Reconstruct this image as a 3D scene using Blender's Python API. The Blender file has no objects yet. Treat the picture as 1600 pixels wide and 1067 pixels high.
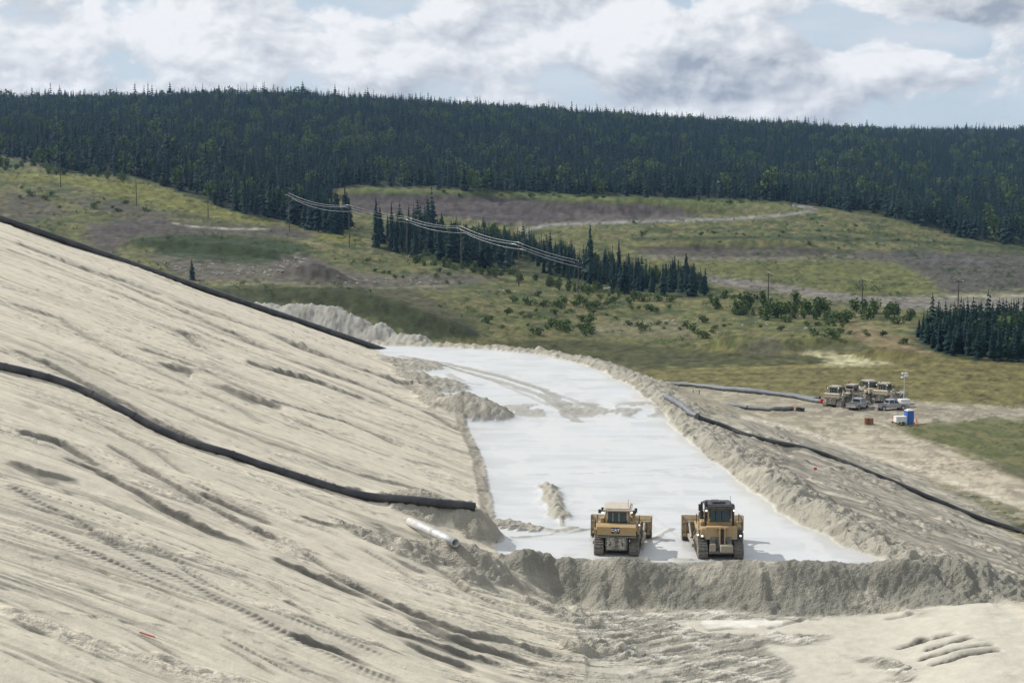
import bpy, bmesh, math, random
import numpy as np
from mathutils import Vector, Matrix

SC = bpy.context.scene
COL = SC.collection
rng = np.random.default_rng(7)
random.seed(7)
R = math.radians

# ------------------------------------------------------------------ camera
H = 23.75                       # eye height above the floor of the tailings cell (z = 0)
F = 2400.0                      # focal length in pixels of a 1600 px wide picture
PITCH = math.atan(233.5 / F)
cam = bpy.data.cameras.new('camera')
cam.sensor_width = 36.0
cam.lens = 36.0 * F / 1600.0
cam.clip_start = 0.5
cam.clip_end = 20000
cam_o = bpy.data.objects.new('camera', cam)
cam_o.location = (0, 0, H)
cam_o.rotation_euler = (math.pi / 2 - PITCH, 0, 0)
COL.objects.link(cam_o)
SC.camera = cam_o

# ------------------------------------------------------------------ light
SUN_EL = R(42)
SUN_AZ = R(27)                  # the sun stands to the left and a little ahead
sun_dir = Vector((-math.cos(SUN_EL) * math.cos(SUN_AZ), math.cos(SUN_EL) * math.sin(SUN_AZ), math.sin(SUN_EL)))
sun = bpy.data.lights.new('sun', 'SUN')
sun.energy = 4.8
sun.angle = R(0.53)
sun.color = (1.0, 0.965, 0.905)
sun_o = bpy.data.objects.new('sun', sun)
sun_o.rotation_euler = sun_dir.to_track_quat('Z', 'Y').to_euler()
sun_o.location = (-60, 40, 120)
COL.objects.link(sun_o)

SC.view_settings.view_transform = 'Standard'
SC.view_settings.look = 'None'
SC.view_settings.exposure = 0.0
SC.view_settings.gamma = 1.0
SC.view_settings.use_curve_mapping = False
SC.render.engine = 'CYCLES'
SC.cycles.use_denoising = True
SC.cycles.max_bounces = 4
SC.cycles.diffuse_bounces = 2
SC.cycles.adaptive_threshold = 0.02
SC.cycles.volume_bounces = 0
SC.cycles.use_adaptive_sampling = True

# ------------------------------------------------------------------ pixel <-> world
cp, sp = math.cos(PITCH), math.sin(PITCH)
def ray(px, py):
    cx = (np.asarray(px, float) - 800.0) / F
    cy = -(np.asarray(py, float) - 533.5) / F
    dy = cp + cy * sp
    dz = -sp + cy * cp
    return cx / dy, dz / dy                      # x and z per metre of y
def at(px, py, depth):
    a, b = ray(px, py)
    return np.array([a * depth, depth, H + b * depth])
def on_level(px, py, z0):
    a, b = ray(px, py)
    d = (z0 - H) / b
    return np.array([a * d, d])
def project(x, y, z):
    zz = z - H
    f = y * cp - zz * sp
    u = y * sp + zz * cp
    f = np.where(f < 0.1, 0.1, f)
    return 800.0 + F * x / f, 533.5 - F * u / f

# ------------------------------------------------------------------ nodes
class NT:
    def __init__(s, tree):
        s.t = tree; s.n = tree.nodes; s.l = tree.links
    def new(s, kind, **kw):
        nd = s.n.new(kind)
        for k, v in kw.items():
            setattr(nd, k, v)
        return nd
    def put(s, sock, v):
        if v is None: return
        if isinstance(v, bpy.types.NodeSocket): s.l.new(v, sock)
        else: sock.default_value = v
    def math(s, op, a, b=None, c=None, clamp=False):
        nd = s.new('ShaderNodeMath', operation=op, use_clamp=clamp)
        s.put(nd.inputs[0], a); s.put(nd.inputs[1], b)
        if c is not None: s.put(nd.inputs[2], c)
        return nd.outputs[0]
    def vmath(s, op, a, b=None):
        nd = s.new('ShaderNodeVectorMath', operation=op)
        s.put(nd.inputs[0], a); s.put(nd.inputs[1], b)
        return nd.outputs['Value'] if op in ('LENGTH', 'DOT_PRODUCT', 'DISTANCE') else nd.outputs[0]
    def noise(s, vec, scale, detail=4.0, rough=0.55, lac=2.0, dist=0.0):
        nd = s.new('ShaderNodeTexNoise')
        s.put(nd.inputs['Vector'], vec); s.put(nd.inputs['Scale'], scale); s.put(nd.inputs['Detail'], detail)
        s.put(nd.inputs['Roughness'], rough); s.put(nd.inputs['Lacunarity'], lac); s.put(nd.inputs['Distortion'], dist)
        return nd.outputs['Fac']
    def mix(s, fac, a, b, blend='MIX'):
        nd = s.new('ShaderNodeMix', data_type='RGBA', blend_type=blend)
        s.put(nd.inputs['Factor'], fac); s.put(nd.inputs['A'], a); s.put(nd.inputs['B'], b)
        for i in nd.inputs:
            pass
        s.put(nd.inputs[6], a); s.put(nd.inputs[7], b)
        return nd.outputs[2]
    def ramp(s, v, lo, hi, a=0.0, b=1.0, smooth=True):
        nd = s.new('ShaderNodeMapRange', interpolation_type='SMOOTHSTEP' if smooth else 'LINEAR')
        s.put(nd.inputs['Value'], v)
        s.put(nd.inputs['From Min'], lo); s.put(nd.inputs['From Max'], hi); s.put(nd.inputs['To Min'], a); s.put(nd.inputs['To Max'], b)
        return nd.outputs[0]
    def attr(s, name, what='Color'):
        nd = s.new('ShaderNodeAttribute'); nd.attribute_name = name
        return nd.outputs[what]

# ------------------------------------------------------------------ sky: blue behind broken cumulus cloud
world = bpy.data.worlds.new('World')
SC.world = world
world.use_nodes = True
world.cycles.sampling_method = 'MANUAL'
world.cycles.sample_map_resolution = 512
w = NT(world.node_tree)
w.n.clear()
out = w.new('ShaderNodeOutputWorld')
bg = w.new('ShaderNodeBackground')
SKY = 0.1
bg.inputs['Strength'].default_value = SKY
w.l.new(bg.outputs[0], out.inputs['Surface'])
sky = w.new('ShaderNodeTexSky', sky_type='NISHITA')
sky.sun_disc = False
sky.sun_elevation = SUN_EL
sky.sun_rotation = R(270) + SUN_AZ
sky.altitude = 800
tc = w.new('ShaderNodeTexCoord').outputs['Generated']
warp = w.new('ShaderNodeTexNoise'); w.put(warp.inputs['Vector'], tc); warp.inputs['Scale'].default_value = 9.0; warp.inputs['Detail'].default_value = 3.0
wv = w.vmath('MULTIPLY', w.vmath('SUBTRACT', warp.outputs['Color'], (0.5, 0.5, 0.5)), (0.05, 0.05, 0.03))
d0 = w.vmath('ADD', tc, wv)
p0 = w.vmath('MULTIPLY', d0, (1.0, 1.0, 1.7))
def sky_blob(px, py, rx, ry):
    a, b = ray(px, py)
    v = Vector((float(a), 1.0, float(b))).normalized()
    k = F
    q = w.vmath('MULTIPLY', w.vmath('SUBTRACT', d0, tuple(v)), (k / rx, k / rx, k / ry))
    return w.math('EXPONENT', w.math('MULTIPLY', w.math('POWER', w.vmath('LENGTH', q), 2.0), -1.0))
def puff(vec):
    return w.noise(vec, 11.0, 10.0, 0.53, 2.15)
n_a = puff(p0)
n_b = puff(w.vmath('ADD', p0, (-0.012, 0.0, 0.020)))      # the same cloud a little towards the sun
n_c = puff(w.vmath('ADD', p0, (-0.004, 0.0, 0.007)))
relief = w.math('ADD', w.math('MULTIPLY', w.math('SUBTRACT', n_a, n_b), 2.4), w.math('MULTIPLY', w.math('SUBTRACT', n_a, n_c), 2.6))
k = 1.0 / SKY
body = n_a
for (px, py, rx, ry, amp) in ((1090, 90, 170, 80, 0.16), (960, 60, 110, 70, 0.10), (1400, 112, 120, 34, 0.14), (400, 40, 120, 60, 0.10), (90, 60, 160, 70, 0.08), (1570, 5, 130, 45, 0.16), (760, 45, 120, 60, 0.06),
                              (1370, 40, 170, 36, -0.20), (640, 20, 60, 35, -0.08), (1480, 70, 90, 30, -0.12)):
    body = w.math('ADD', body, w.math('MULTIPLY', sky_blob(px, py, rx, ry), amp))
cover = w.ramp(w.math('ADD', body, w.math('MULTIPLY', sky_blob(900, 165, 1200, 26), 0.04)), 0.425, 0.51)
lit = w.math('ADD', relief, 0.80)
lit = w.math('SUBTRACT', lit, w.math('MULTIPLY', w.ramp(w.noise(w.vmath('MULTIPLY', d0, (1.0, 1.0, 2.4)), 7.0, 4.0, 0.5), 0.5, 0.72), 0.30))
for (px, py, rx, ry, amp) in ((1125, 100, 120, 62, -0.55), (940, 148, 120, 18, -0.38), (1150, 148, 170, 20, -0.34), (1570, 12, 130, 34, -0.42), (470, 90, 60, 26, -0.22), (200, 118, 70, 22, -0.22), (640, 140, 120, 18, -0.2),
                              (955, 55, 80, 55, 0.25), (1215, 50, 45, 50, 0.35), (1400, 100, 100, 22, 0.25), (400, 45, 140, 45, 0.15)):
    lit = w.math('ADD', lit, w.math('MULTIPLY', sky_blob(px, py, rx, ry), amp))
lit = w.math('MAXIMUM', w.math('MINIMUM', lit, 1.0), 0.0)
cloud = w.mix(lit, (0.36 * k, 0.41 * k, 0.49 * k, 1), (0.90 * k, 0.915 * k, 0.94 * k, 1))
thin = w.noise(w.vmath('MULTIPLY', d0, (1.0, 1.0, 5.0)), 6.0, 4.0, 0.5)
blue = w.mix(0.75, sky.outputs[0], (0.56 * k, 0.66 * k, 0.77 * k, 1))
blue = w.mix(w.ramp(thin, 0.35, 0.7), blue, (0.66 * k, 0.72 * k, 0.79 * k, 1))
w.l.new(w.mix(cover, blue, cloud), bg.inputs['Color'])

# ------------------------------------------------------------------ numpy noise
_prng = np.random.default_rng(99)
_perm = np.concatenate([_prng.permutation(256)] * 2).astype(np.int32)
_ang = _prng.random(256) * 2 * math.pi
_gx = np.cos(_ang).astype(np.float32); _gy = np.sin(_ang).astype(np.float32)
def pnoise(x, y, seed=0):
    x = np.asarray(x, np.float32) + np.float32(seed * 13.37 % 200); y = np.asarray(y, np.float32) + np.float32(seed * 7.91 % 200)
    xi = np.floor(x); yi = np.floor(y)
    fx = x - xi; fy = y - yi
    xi = xi.astype(np.int32) & 255; yi = yi.astype(np.int32) & 255
    u = fx * fx * fx * (fx * (fx * 6 - 15) + 10); v = fy * fy * fy * (fy * (fy * 6 - 15) + 10)
    a = _perm[xi]; b = _perm[xi + 1]
    h = _perm[a + yi]; n00 = _gx[h] * fx + _gy[h] * fy
    h = _perm[b + yi]; n10 = _gx[h] * (fx - 1) + _gy[h] * fy
    h = _perm[a + yi + 1]; n01 = _gx[h] * fx + _gy[h] * (fy - 1)
    h = _perm[b + yi + 1]; n11 = _gx[h] * (fx - 1) + _gy[h] * (fy - 1)
    n0 = n00 + (n10 - n00) * u
    n1 = n01 + (n11 - n01) * u
    return (n0 + (n1 - n0) * v) * 1.5
def fbm(x, y, seed=0, octaves=4, gain=0.5, lac=2.03):
    s = np.zeros(np.shape(x), np.float32); a = 1.0
    for o in range(octaves):
        s += a * pnoise(x, y, seed + o * 17); x = x * lac + 5.2; y = y * lac + 1.3; a *= gain
    return s
def sstep(a, b, x):
    t = np.clip((x - a) / (b - a), 0, 1)
    return t * t * (3 - 2 * t)
def splus(x, k=1.0):
    return np.where(x > 20 * k, x, k * np.log1p(np.exp(np.clip(x / k, -40, 20.0))))
def smax(a, b, k=0.3):
    return b + splus(a - b, k)
def seg_dist(X, Y, pts):
    """signed distance to a polyline (positive to its right when walking along it) and the length along it"""
    best = np.full(X.shape, 1e9); sign = np.ones(X.shape); along = np.zeros(X.shape); L = 0.0
    for (x0, y0), (x1, y1) in zip(pts[:-1], pts[1:]):
        dx, dy = x1 - x0, y1 - y0; ll = math.hypot(dx, dy)
        t = np.clip(((X - x0) * dx + (Y - y0) * dy) / (ll * ll), 0, 1)
        ex = X - (x0 + t * dx); ey = Y - (y0 + t * dy)
        d = np.hypot(ex, ey); m = d < best
        best = np.where(m, d, best)
        sign = np.where(m, np.where(ex * dy - ey * dx >= 0, 1.0, -1.0), sign)
        along = np.where(m, L + t * ll, along); L += ll
    return best * sign, along
def in_poly(px, py, poly):
    c = np.zeros(px.shape, bool); n = len(poly); j = n - 1
    for i in range(n):
        xi, yi = poly[i]; xj, yj = poly[j]
        if yi != yj:
            c ^= ((yi > py) != (yj > py)) & (px < (xj - xi) * (py - yi) / (yj - yi) + xi)
        j = i
    return c
def line_dist(px, py, pts):
    return np.abs(seg_dist(px, py, pts)[0])

# ------------------------------------------------------------------ valley height: thin-plate surface through surveyed points
VP = [  # (pixel x, pixel y, metres away)
    (-500, 250, 900), (0, 258, 800), (150, 285, 690), (100, 325, 590), (-200, 380, 420), (300, 345, 590), (300, 400, 450), (420, 440, 385), (200, 400, 430), (60, 380, 470),
    (545, 385, 550), (640, 405, 520), (480, 362, 620), (600, 440, 420), (600, 500, 335), (480, 478, 345), (350, 460, 350), (700, 528, 330), (720, 470, 395), (813, 447, 470), (905, 458, 460),
    (850, 532, 350), (850, 500, 385), (1000, 528, 362), (1000, 490, 415), (1000, 462, 460), (1100, 462, 470), (1150, 525, 362), (1300, 525, 358), (1450, 545, 335), (1600, 565, 315), (2100, 580, 300),
    (1200, 470, 440), (1350, 482, 425), (1600, 490, 420), (1600, 462, 490), (1350, 460, 490), (1200, 435, 540), (1000, 400, 600), (1200, 400, 610), (1400, 405, 620), (1600, 405, 680), (2100, 410, 690),
    (800, 400, 590), (700, 370, 650), (560, 335, 740), (650, 335, 760), (800, 352, 720), (1000, 348, 740), (1200, 340, 770), (1000, 322, 820), (800, 305, 850), (600, 298, 850), (430, 320, 740),
    (800, 297, 900), (1000, 307, 880), (1250, 320, 850), (1400, 345, 810), (1600, 382, 780), (2100, 385, 800), (1000, 372, 660), (1300, 372, 690),
    (0, 215, 1050), (300, 220, 1120), (600, 245, 1150), (900, 255, 1200), (1200, 265, 1250), (1500, 290, 1250),
    (-500, 190, 1300), (0, 183, 1350), (150, 183, 1380), (300, 171, 1420), (440, 166, 1450), (600, 176, 1480), (750, 189, 1520), (900, 197, 1560), (1050, 203, 1620), (1200, 209, 1680), (1320, 216, 1750), (1450, 223, 1800), (1600, 225, 1850), (2100, 226, 1900),
    (1600, 212, 2600), (1320, 212, 2600), (2100, 212, 2600), (1000, 222, 2600), (500, 200, 2600), (0, 205, 2600), (-500, 205, 2600),
]
V3 = [at(*p) for p in VP]
for (x, y, z) in ((-160, 250, -6), (-120, 330, -8), (-60, 290, -12), (0, 300, -11.5), (60, 300, -11.5), (110, 250, -11.5), (60, 250, -11.5), (60, 200, -11.5), (110, 150, -11.5), (70, 100, -12), (20, 150, -13), (-60, 200, -13),
                  (140, 60, -12), (0, 60, -14), (-150, 100, -10), (60, -60, -13), (-100, -60, -12), (0, 335, -11.5), (60, 335, -11.5), (95, 300, -11.5), (30, 270, -11.5)):
    V3.append(np.array([x, y, z]))
V3 = np.array(V3)
def _tps(r2):
    return 0.5 * r2 * np.log(r2 + 1e-9)
_S = 1000.0
_cx, _cy = V3[:, 0] / _S, V3[:, 1] / _S
_n = len(V3)
_K = _tps((_cx[:, None] - _cx[None]) ** 2 + (_cy[:, None] - _cy[None]) ** 2) + np.eye(_n) * 2e-5
_Pm = np.stack([np.ones(_n), _cx, _cy], 1)
_A = np.block([[_K, _Pm], [_Pm.T, np.zeros((3, 3))]])
_wt = np.linalg.solve(_A, np.concatenate([V3[:, 2], np.zeros(3)]))
def valley(x, y):
    x = np.clip(np.asarray(x, float), -1500, 1500); y = np.clip(np.asarray(y, float), -200, 2900)
    shp = x.shape; xx = x.ravel() / _S; yy = y.ravel() / _S
    o = np.empty(xx.shape)
    for i in range(0, len(xx), 40000):
        a = xx[i:i + 40000]; b = yy[i:i + 40000]
        k_ = _tps((a[:, None] - _cx[None]) ** 2 + (b[:, None] - _cy[None]) ** 2)
        o[i:i + 40000] = k_ @ _wt[:_n] + _wt[_n] + _wt[_n + 1] * a + _wt[_n + 2] * b
    return o.reshape(shp)
# banks, benches and heaps that stand on the valley side: (pixel x, pixel y, metres away, half length, half width, height, turn)
HEAPS = [(490, 418, 405, 9, 6, 4.0, 0.1), (1190, 548, 343, 9, 6, 2.4, 0.0), (1385, 562, 325, 7, 4, 2.0, 0.0), (1130, 548, 345, 6, 3, 1.6, 0.0), (1280, 545, 346, 10, 3, 1.5, 0),
         (960, 335, 790, 60, 16, 7.0, 0.0), (720, 322, 820, 70, 12, 6.0, 0.05), (330, 385, 470, 30, 9, 4.0, 0.0), (590, 480, 350, 30, 8, 3.2, -0.5), (1150, 395, 640, 50, 9, 3.0, 0.0)]
def valley_full(x, y):
    z = valley(x, y)
    for (px, py, d, a, b, h, t) in HEAPS:
        c = at(px, py, d); ct, st = math.cos(t), math.sin(t)
        u = ((x - c[0]) * ct + (y - c[1]) * st) / a; v = (-(x - c[0]) * st + (y - c[1]) * ct) / b
        q = u * u + v * v
        z = z + h * np.exp(-q * q * 0.7 - q * 0.5)
    far = sstep(330, 520, y)
    z = z + (0.35 + 1.2 * far) * far * fbm(x / 26.0, y / 26.0, 3, 4) + 0.10 * fbm(x / 5.0, y / 5.0, 5, 3)
    return z

# ------------------------------------------------------------------ dam: sand slope, cells, berms, outer slope
TY = [-80, 60, 80, 92, 100, 116, 134, 146, 158, 170, 178, 190, 205, 220, 232, 260, 320]
TX = [-0.5, -0.5, -0.5, -0.8, -0.9, -1.6, -2.6, -3.8, -5.0, -6.6, -7.6, -10.2, -14.0, -17.6, -20.5, -28, -45]
EDGE_PX = [(1412, 879), (1300, 842), (1240, 806), (1180, 768), (1120, 722), (1080, 690), (1050, 662), (1014, 630), (985, 606), (940, 583), (890, 566), (830, 555), (760, 549), (690, 545), (600, 543)]
EDGE = [(34.0, -80.0), (31.0, 70.0), (28.0, 92.0)] + [tuple(on_level(px, py, 0.2)) for px, py in EDGE_PX] + [(-40.0, 246.0), (-90.0, 262.0)]
AX, AY, NX, NY = -63.0, 190.0, -0.69, 0.724
def hump(X, Y, c, a, b, h, t, pw=1.0):
    ct, st = math.cos(t), math.sin(t)
    u = ((X - c[0]) * ct + (Y - c[1]) * st) / a; v = (-(X - c[0]) * st + (Y - c[1]) * ct) / b
    return h * np.exp(-(u * u + v * v) ** pw)
def slope_z(X, Y):
    toe = np.interp(Y, TY, TX)
    s = 0.385 * (toe - X)
    s = s - 0.00 * s
    s = 27.0 - splus(27.0 - s, 1.5)
    back = (X - AX) * NX + (Y - AY) * NY + 1.2 * np.sin(X * 0.11 + 1.0)
    return s - 0.85 * splus(back, 1.0)
def dam_base(X, Y):
    s = slope_z(X, Y)
    r, al = seg_dist(X, Y, EDGE)
    r = r + 0.55 * fbm(X / 4.0, Y / 7.0, 41, 3) * sstep(96, 100, Y)
    yb = 95.2 + 0.5 * np.sin(X * 0.21 + 0.6) + 0.35 * np.sin(X * 0.63)
    low = 1.75 - 1.05 * sstep(22.0, 29.0, X + 0.25 * (92.0 - Y))
    base = -low + low * sstep(-3.6, 0.0, Y - yb) + 0.45 * sstep(161, 164.5, Y + 0.05 * X)
    fb = (1 - 0.75 * sstep(-1.5, 1.5, r)) * (0.52 + 0.14 * np.sin(X * 0.47 + 1.0) + 0.12 * np.sin(X * 1.1) + 0.35 * np.exp(-((X - 7.2) / 1.8) ** 2) - 0.38 * np.exp(-((X - 13.0) / 2.6) ** 2)) * np.exp(-((Y - yb) / 1.15) ** 2)
    inside = sstep(-0.5, 4.5, r)
    hb = (0.55 + 0.45 * sstep(100, 108, Y)) * sstep(91, 97, Y) * (1 - 0.45 * sstep(125, 165, Y)) * (1 + 0.15 * np.sin(al * 0.31) + 0.1 * np.sin(al * 0.83))
    right = hb * sstep(-0.15, 2.0, r) - 0.37 * splus(r - 2.4, 0.6) 
    g = base + fb + right
    z = smax(s, g, 0.18 + 0.45 * sstep(95, 90, Y))
    return z, s, g, r, al, yb
def dam_z(X, Y):
    z, s, g, r, al, yb = dam_base(X, Y)
    return z
def hit(px, py, zf=None, d0=40.0, d1=330.0, n=1200):
    """first meeting of a pixel's ray with the dam"""
    a, b = ray(px, py)
    ds = np.linspace(d0, d1, n)
    X = a * ds; Y = ds; Z = H + b * ds
    g = np.maximum(dam_z(X, Y), -11.6)
    idx = np.nonzero(Z <= g)[0]
    i = idx[0] if len(idx) else n - 1
    return np.array([X[i], Y[i], g[i]])

# furrows left by machines and running sand: (points in the picture, half width m, depth m, grey 0..1, cleats)
FUR = [
    ([(80, 705), (150, 735), (240, 785), (330, 832), (430, 870), (560, 925), (700, 990), (860, 1050)], 0.32, 0.26, 0.9, 0),
    ([(150, 680), (230, 735), (330, 790), (450, 850)], 0.26, 0.16, 0.75, 0),
    ([(0, 665), (90, 690), (170, 735)], 0.35, 0.2, 0.8, 0),
    ([(0, 752), (60, 785), (130, 815), (220, 870), (330, 930), (430, 975), (560, 1035), (640, 1067)], 0.24, 0.14, 0.75, 1),
    ([(0, 795), (80, 826), (170, 872), (260, 915), (350, 948)], 0.22, 0.14, 0.7, 1),
    ([(150, 830), (250, 880), (380, 935), (520, 985), (620, 1030)], 0.2, 0.12, 0.6, 1),
    ([(300, 765), (380, 800), (470, 838)], 0.28, 0.2, 0.8, 0),
    ([(455, 805), (520, 825), (600, 868), (680, 905)], 0.24, 0.15, 0.7, 0),
    ([(440, 985), (520, 1010), (600, 1045)], 0.2, 0.2, 0.9, 0),
    ([(560, 950), (620, 985), (700, 1010), (800, 1040), (900, 1067)], 0.35, 0.25, 0.9, 0),
    ([(600, 985), (680, 1020), (760, 1050)], 0.3, 0.2, 0.8, 0),
    ([(500, 885), (600, 935), (720, 985), (800, 1005), (900, 1045)], 0.28, 0.2, 0.75, 0),
    ([(370, 558), (430, 578), (500, 598), (580, 628)], 0.55, 0.3, 0.8, 0),
    ([(240, 565), (300, 580), (370, 612), (450, 640)], 0.9, 0.3, 0.7, 0),
    ([(200, 540), (300, 570), (420, 625), (540, 660), (640, 705)], 0.35, 0.16, 0.55, 0),
    ([(0, 372), (100, 405), (220, 455), (330, 505), (450, 560), (560, 600), (680, 650), (740, 680)], 0.55, 0.2, 0.65, 0),
    ([(0, 385), (120, 430), (260, 490), (380, 545), (500, 590), (620, 640)], 0.3, 0.12, 0.5, 0),
    ([(60, 395), (200, 440), (330, 490), (450, 530), (540, 575), (640, 610)], 0.8, 0.16, 0.5, 0),
    ([(400, 510), (480, 545), (560, 575), (640, 600), (700, 640)], 1.1, 0.35, 0.55, 0),
    ([(0, 470), (100, 500), (200, 560), (330, 620), (430, 670)], 0.4, 0.14, 0.45, 0),
    ([(0, 540), (80, 570), (160, 610), (260, 660), (350, 705), (450, 735), (600, 775)], 0.5, 0.22, 0.75, 0),
    ([(60, 535), (180, 590), (300, 640), (420, 690), (560, 740), (700, 775)], 0.3, 0.12, 0.45, 0),
    ([(420, 640), (520, 680), (600, 710), (700, 735)], 0.25, 0.1, 0.45, 0),
    ([(290, 515), (308, 535), (310, 545)], 0.5, 0.35, 0.8, 0),
    ([(0, 720), (60, 745), (150, 762)], 0.4, 0.16, 0.6, 0),
    ([(0, 610), (60, 640), (120, 690)], 0.3, 0.14, 0.5, 0),
    ([(100, 640), (160, 665), (250, 710), (300, 750)], 0.22, 0.1, 0.5, 0),
    ([(560, 800), (640, 850), (720, 890), (800, 925)], 0.6, 0.24, 0.8, 0),
    ([(500, 800), (580, 840), (660, 880), (760, 940), (860, 985)], 0.3, 0.18, 0.6, 0),
    ([(0, 890), (120, 915), (250, 960), (420, 1010), (520, 1050)], 0.18, 0.07, 0.3, 2),
    ([(0, 960), (150, 968), (300, 990), (450, 1040), (560, 1067)], 0.18, 0.07, 0.3, 2),
    ([(0, 858), (70, 875), (130, 862)], 0.18, 0.08, 0.3, 2),
    ([(140, 905), (230, 930), (330, 970), (430, 1000)], 0.2, 0.08, 0.3, 2),
]
def slope_hit(px, py):
    a, b = ray(px, py)
    ds = np.linspace(40, 300, 2600)
    X = a * ds; Y = ds; Z = H + b * ds
    g = slope_z(X, Y)
    i = np.nonzero(Z <= g)[0]
    if len(i) == 0:
        i = [np.argmin(Z - g)]
    return (X[i[0]], Y[i[0]])

# the near ground is a fan of points seen from the dam: even detail from the nearest sand to the far end of the cells
ug = np.concatenate([-np.geomspace(1.05, 0.372, 26)[:-1], np.linspace(-0.372, 0.372, 760), np.geomspace(0.372, 1.05, 26)[1:]])
_row = [40.0]
while _row[-1] < 298.0:
    _row.append(_row[-1] + min(max(_row[-1] ** 2 / 56000.0, 0.08), 1.1))
ys = np.array(_row[:-1] + [299.58])
Ug, Y = np.meshgrid(ug, ys)
X = Ug * Y
NXg, NYg = len(ug), len(ys)
Zb, Sl, G, Rr, Al, Yb = dam_base(X, Y)
V = valley_full(X, Y)
m_slope = sstep(-0.02, 0.10, Sl - G + 0.10 * fbm(X / 1.5, Y / 2.5, 10, 3))                       # on the sand slope
Z = Zb.copy()
sand = (0.52, 0.474, 0.375)
mud = (0.285, 0.265, 0.215)
slime = (0.475, 0.482, 0.482)
def rgb(c): return np.array(c, float)
colr = np.empty(X.shape + (3,)); colr[:] = rgb(sand)
def tint(mask, c, a=1.0, w_=np.s_[:, :]):
    m = np.clip(mask * a, 0, 1)[..., None]
    colr[w_] = colr[w_] * (1 - m) + rgb(c) * m
def window(pl, pad):
    y0 = max(min(p[1] for p in pl) - pad, ys[0]); y1 = max(p[1] for p in pl) + pad
    u0 = min(p[0] / p[1] for p in pl) - pad / y0; u1 = max(p[0] / p[1] for p in pl) + pad / y0
    ix = np.nonzero((ug > u0) & (ug < u1))[0]; iy = np.nonzero((ys > y0) & (ys < y1))[0]
    return np.s_[iy[0]:iy[-1] + 1, ix[0]:ix[-1] + 1]
lump = np.zeros(X.shape)
wet = np.zeros(X.shape)
# --- sand slope: streaks run down the slope (across the view), more of them low down
dn = X + 0.10 * Y
ac = Y - 0.10 * X + 1.2 * fbm(X / 22.0, Y / 22.0, 9, 2)
st1 = fbm(dn / 26.0, ac / 1.5, 11, 4, 0.6)
st2 = fbm(dn / 12.0, ac / 0.5, 12, 3, 0.6)
patch = sstep(-0.15, 0.3, fbm(dn / 26.0, ac / 9.0, 14, 3))
rough_zone = np.clip(0.2 + 0.8 * patch, 0, 1)
Z += m_slope * rough_zone * (-0.08 * st1 + 0.03 * st2) + m_slope * 0.25 * fbm(X / 18.0, Y / 9.0, 15, 2)
band = fbm(dn / 42.0, ac / 3.2, 16, 4, 0.6)
tint(m_slope * sstep(0.16, 0.34, band), (0.44, 0.40, 0.325), 0.5)
tint(m_slope * sstep(0.22, 0.30, st1) * rough_zone, (0.27, 0.25, 0.205), 0.6)
tint(m_slope * sstep(0.25, 0.36, -st2) * rough_zone, (0.29, 0.265, 0.215), 0.55)
tint(m_slope * sstep(0.1, 0.4, fbm(dn / 30.0, ac / 5.0, 18, 3)), (0.54, 0.485, 0.39), 0.7)
thin = np.exp(-(fbm(dn / 34.0, ac / 2.2, 17, 3, 0.55) / 0.022) ** 2) * sstep(-0.1, 0.25, fbm(dn / 12.0, ac / 6.0, 13, 3))
tint(m_slope * thin, (0.16, 0.15, 0.125), 0.85); Z -= m_slope * thin * 0.08
thin2 = np.exp(-(fbm(dn / 20.0, ac / 1.3, 20, 3, 0.5) / 0.03) ** 2) * sstep(0.0, 0.3, fbm(dn / 9.0, ac / 5.0, 22, 3))
tint(m_slope * thin2, (0.24, 0.222, 0.182), 0.75); Z -= m_slope * thin2 * 0.05
# small lumps and slumps on the slope
lump_zone = m_slope * sstep(0.36, 0.62, fbm(dn / 9.0, ac / 3.5, 19, 4))
Z += lump_zone * 0.14 * np.abs(fbm(X / 1.1, Y / 1.1, 21, 3))
tint(lump_zone, (0.45, 0.405, 0.33), 0.5)
lump += 0.5 * lump_zone
_fr = random.Random(23)
for _i in range(95):                                       # many shorter scratches lie between the long furrows
    x_, y_ = _fr.uniform(-20, 560), _fr.uniform(430, 1040)
    if y_ < 350 + 0.36 * x_ + 25: continue
    L_ = _fr.uniform(25, 150); k_ = _fr.uniform(0.36, 0.50) + (0.05 if y_ > 700 else -0.02)
    FUR.append(([(x_, y_), (x_ + L_ * 0.5, y_ + L_ * 0.5 * k_ + _fr.uniform(-2, 2)), (x_ + L_, y_ + L_ * k_)], _fr.uniform(0.05, 0.17), _fr.uniform(0.03, 0.12), _fr.uniform(0.15, 0.5), 1 if _fr.random() < 0.15 else 0))
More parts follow.
